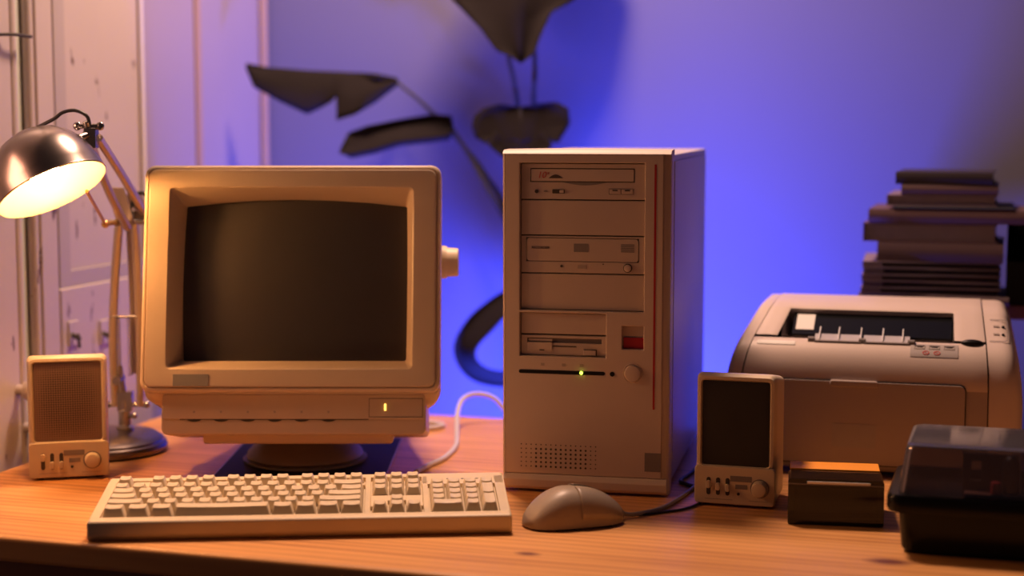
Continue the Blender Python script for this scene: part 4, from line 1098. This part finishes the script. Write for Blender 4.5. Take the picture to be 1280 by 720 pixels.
# heart-shaped leaf behind the tower's top
bm = nb(); midD = [(0.0130, 2.6298, 0.4543), (0.0130, 2.6222, 0.4240), (0.0140, 2.6136, 0.3916), (0.0151, 2.6136, 0.3625)]
half(bm, midD, [(0.0130, 2.6298, 0.4548), (-0.0194, 2.6266, 0.4602), (-0.0443, 2.6222, 0.4537), (-0.0605, 2.6190, 0.4402), (-0.0637, 2.6158, 0.4240), (-0.0583, 2.6136, 0.4068), (-0.0416, 2.6114, 0.3976), (-0.0275, 2.6179, 0.4186), (-0.0373, 2.6114, 0.3954), (-0.0194, 2.6093, 0.3787), (0.0151, 2.6136, 0.3625)], n=80, sag=(0, .006, 0))
half(bm, midD, [(0.0130, 2.6298, 0.4548), (0.0378, 2.6266, 0.4608), (0.0702, 2.6244, 0.4635), (0.0896, 2.6222, 0.4537), (0.0923, 2.6190, 0.4284), (0.0740, 2.6136, 0.3987), (0.0481, 2.6179, 0.4165), (0.0643, 2.6114, 0.3965), (0.0508, 2.6093, 0.3765), (0.0151, 2.6136, 0.3625)], n=80, sag=(0, .006, 0))
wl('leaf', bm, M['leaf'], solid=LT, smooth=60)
# drooping curled leaf low behind the tower
bm = nb(); midE = [(0.0566, 2.6574, 0.1640), (0.0000, 2.6523, 0.1517), (-0.0464, 2.6492, 0.1167), (-0.0803, 2.6471, 0.0734), (-0.0721, 2.6471, 0.0384), (-0.0309, 2.6492, 0.0178), (0.0412, 2.6523, 0.0116)]
half(bm, midE, smooth_pts([(0.0566, 2.6625, 0.1702), (-0.0021, 2.6574, 0.1620), (-0.0433, 2.6553, 0.1383), (-0.0752, 2.6523, 0.1084), (-0.0953, 2.6523, 0.0672), (-0.0834, 2.6523, 0.0281), (-0.0464, 2.6553, 0.0034), (0.0412, 2.6574, -0.0049)], 6), sag=(0, .004, 0))
half(bm, midE, smooth_pts([(0.0566, 2.6265, 0.1517), (0.0052, 2.6214, 0.1331), (-0.0309, 2.6162, 0.0981), (-0.0577, 2.6141, 0.0672), (-0.0515, 2.6141, 0.0446), (-0.0206, 2.6162, 0.0322), (0.0412, 2.6214, 0.0322)], 6), sag=(0, -.006, 0))
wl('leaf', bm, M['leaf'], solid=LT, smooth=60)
root = (.06, 2.53, -.585)
for pts, r0, r1 in (([root, (.045, 2.56, .0), (-0.0053, 2.6977, 0.2653), (-0.0449, 2.7125, 0.3450), (-0.0821, 2.7324, 0.3927), (-0.1395, 2.7414, 0.4534), (-0.1920, 2.7750, 0.4969)], .0050, .0030),
                    ([root, (.050, 2.57, .0), (0.0063, 2.6723, 0.2301), (-0.0371, 2.6871, 0.3172), (-0.0663, 2.7071, 0.3696), (-0.0972, 2.7216, 0.4176)], .0065, .0045),
                    ([root, (.040, 2.55, .0), (0.0191, 2.6500, 0.3056), (0.0098, 2.6528, 0.4479), (0.0022, 2.6366, 0.4978), (-0.0065, 2.6311, 0.5488), (0.0022, 2.6474, 0.6356)], .0055, .0036),
                    ([root, (.060, 2.55, .0), (0.0382, 2.6500, 0.3056), (0.0347, 2.6583, 0.4576), (0.0358, 2.6420, 0.5412), (0.0195, 2.6528, 0.6573), (0.0130, 2.6637, 0.7224)], .0055, .0032),
                    ([root, (.050, 2.55, .0), (.020, 2.60, .30), (0.0130, 2.6320, 0.4548)], .005, .003),
                    ([root, (.075, 2.58, -.1), (.072, 2.66, .10), (0.0566, 2.6574, 0.1640)], .005, .003)):
    bm = nb(); tube(bm, pts, .004, seg=8, k=8, radii=(r0, r1)); wl('stem', bm, M['stem'])

# ------------------------------------------------------------------ lights
def area(name, loc, target, size, power, col, sy=None, spread=180):
    l = bpy.data.lights.new(name, 'AREA'); l.energy = power; l.color = col; l.size = size; l.spread = R(spread)
    if sy: l.shape = 'RECTANGLE'; l.size_y = sy
    o = bpy.data.objects.new(name, l); COL.objects.link(o); o.location = (loc[0], loc[1], loc[2] + T)
    o.rotation_euler = (Vector(target) - Vector(loc)).to_track_quat('-Z', 'Y').to_euler(); return o
area('ceiling_lamp', (-.10, 2.34, 1.48), (-.06, 2.2, 0), .22, 32.0, (1.0, .61, .43))
area('blue_floor_lamp', (.08, 2.405, -.44), (.14, 2.65, .10), .44, 32.0, (.055, .08, 1.0), sy=.06, spread=106)
area('room_fill', (.3, -.2, 1.5), (.0, 2.0, .2), 1.0, .15, (1.0, .46, .34))
area('left_fill', (-.74, 1.775, .45), (.05, 1.9, .18), .15, .85, (1.0, .46, .29))  # unseen fill light, added at the left to brighten the tower front
w = bpy.data.worlds.new('dim_room'); SC.world = w; w.use_nodes = True
bg = w.node_tree.nodes['Background']; bg.inputs[0].default_value = (.50, .36, .46, 1); bg.inputs[1].default_value = .032

# ------------------------------------------------------------------ camera
cam = bpy.data.cameras.new('camera'); cam.sensor_width = 36; cam.lens = 2050 / 1280 * 36
co = bpy.data.objects.new('camera', cam); COL.objects.link(co)
co.location = (0, 0, T + .437); co.rotation_euler = (R(90 - 5.9), 0, 0)
cam.dof.use_dof = True; cam.dof.focus_distance = 1.86; cam.dof.aperture_fstop = 2.2
cam.clip_start = .05
SC.camera = co
SC.view_settings.view_transform = 'Standard'; SC.view_settings.look = 'None'
SC.view_settings.exposure = 0.0; SC.view_settings.gamma = 1.0; SC.view_settings.use_curve_mapping = False
SC.cycles.use_denoising = True
SC.cycles.max_bounces = 8; SC.cycles.transparent_max_bounces = 12; SC.cycles.caustics_reflective = False; SC.cycles.caustics_refractive = False
SC.cycles.sample_clamp_indirect = 4.0
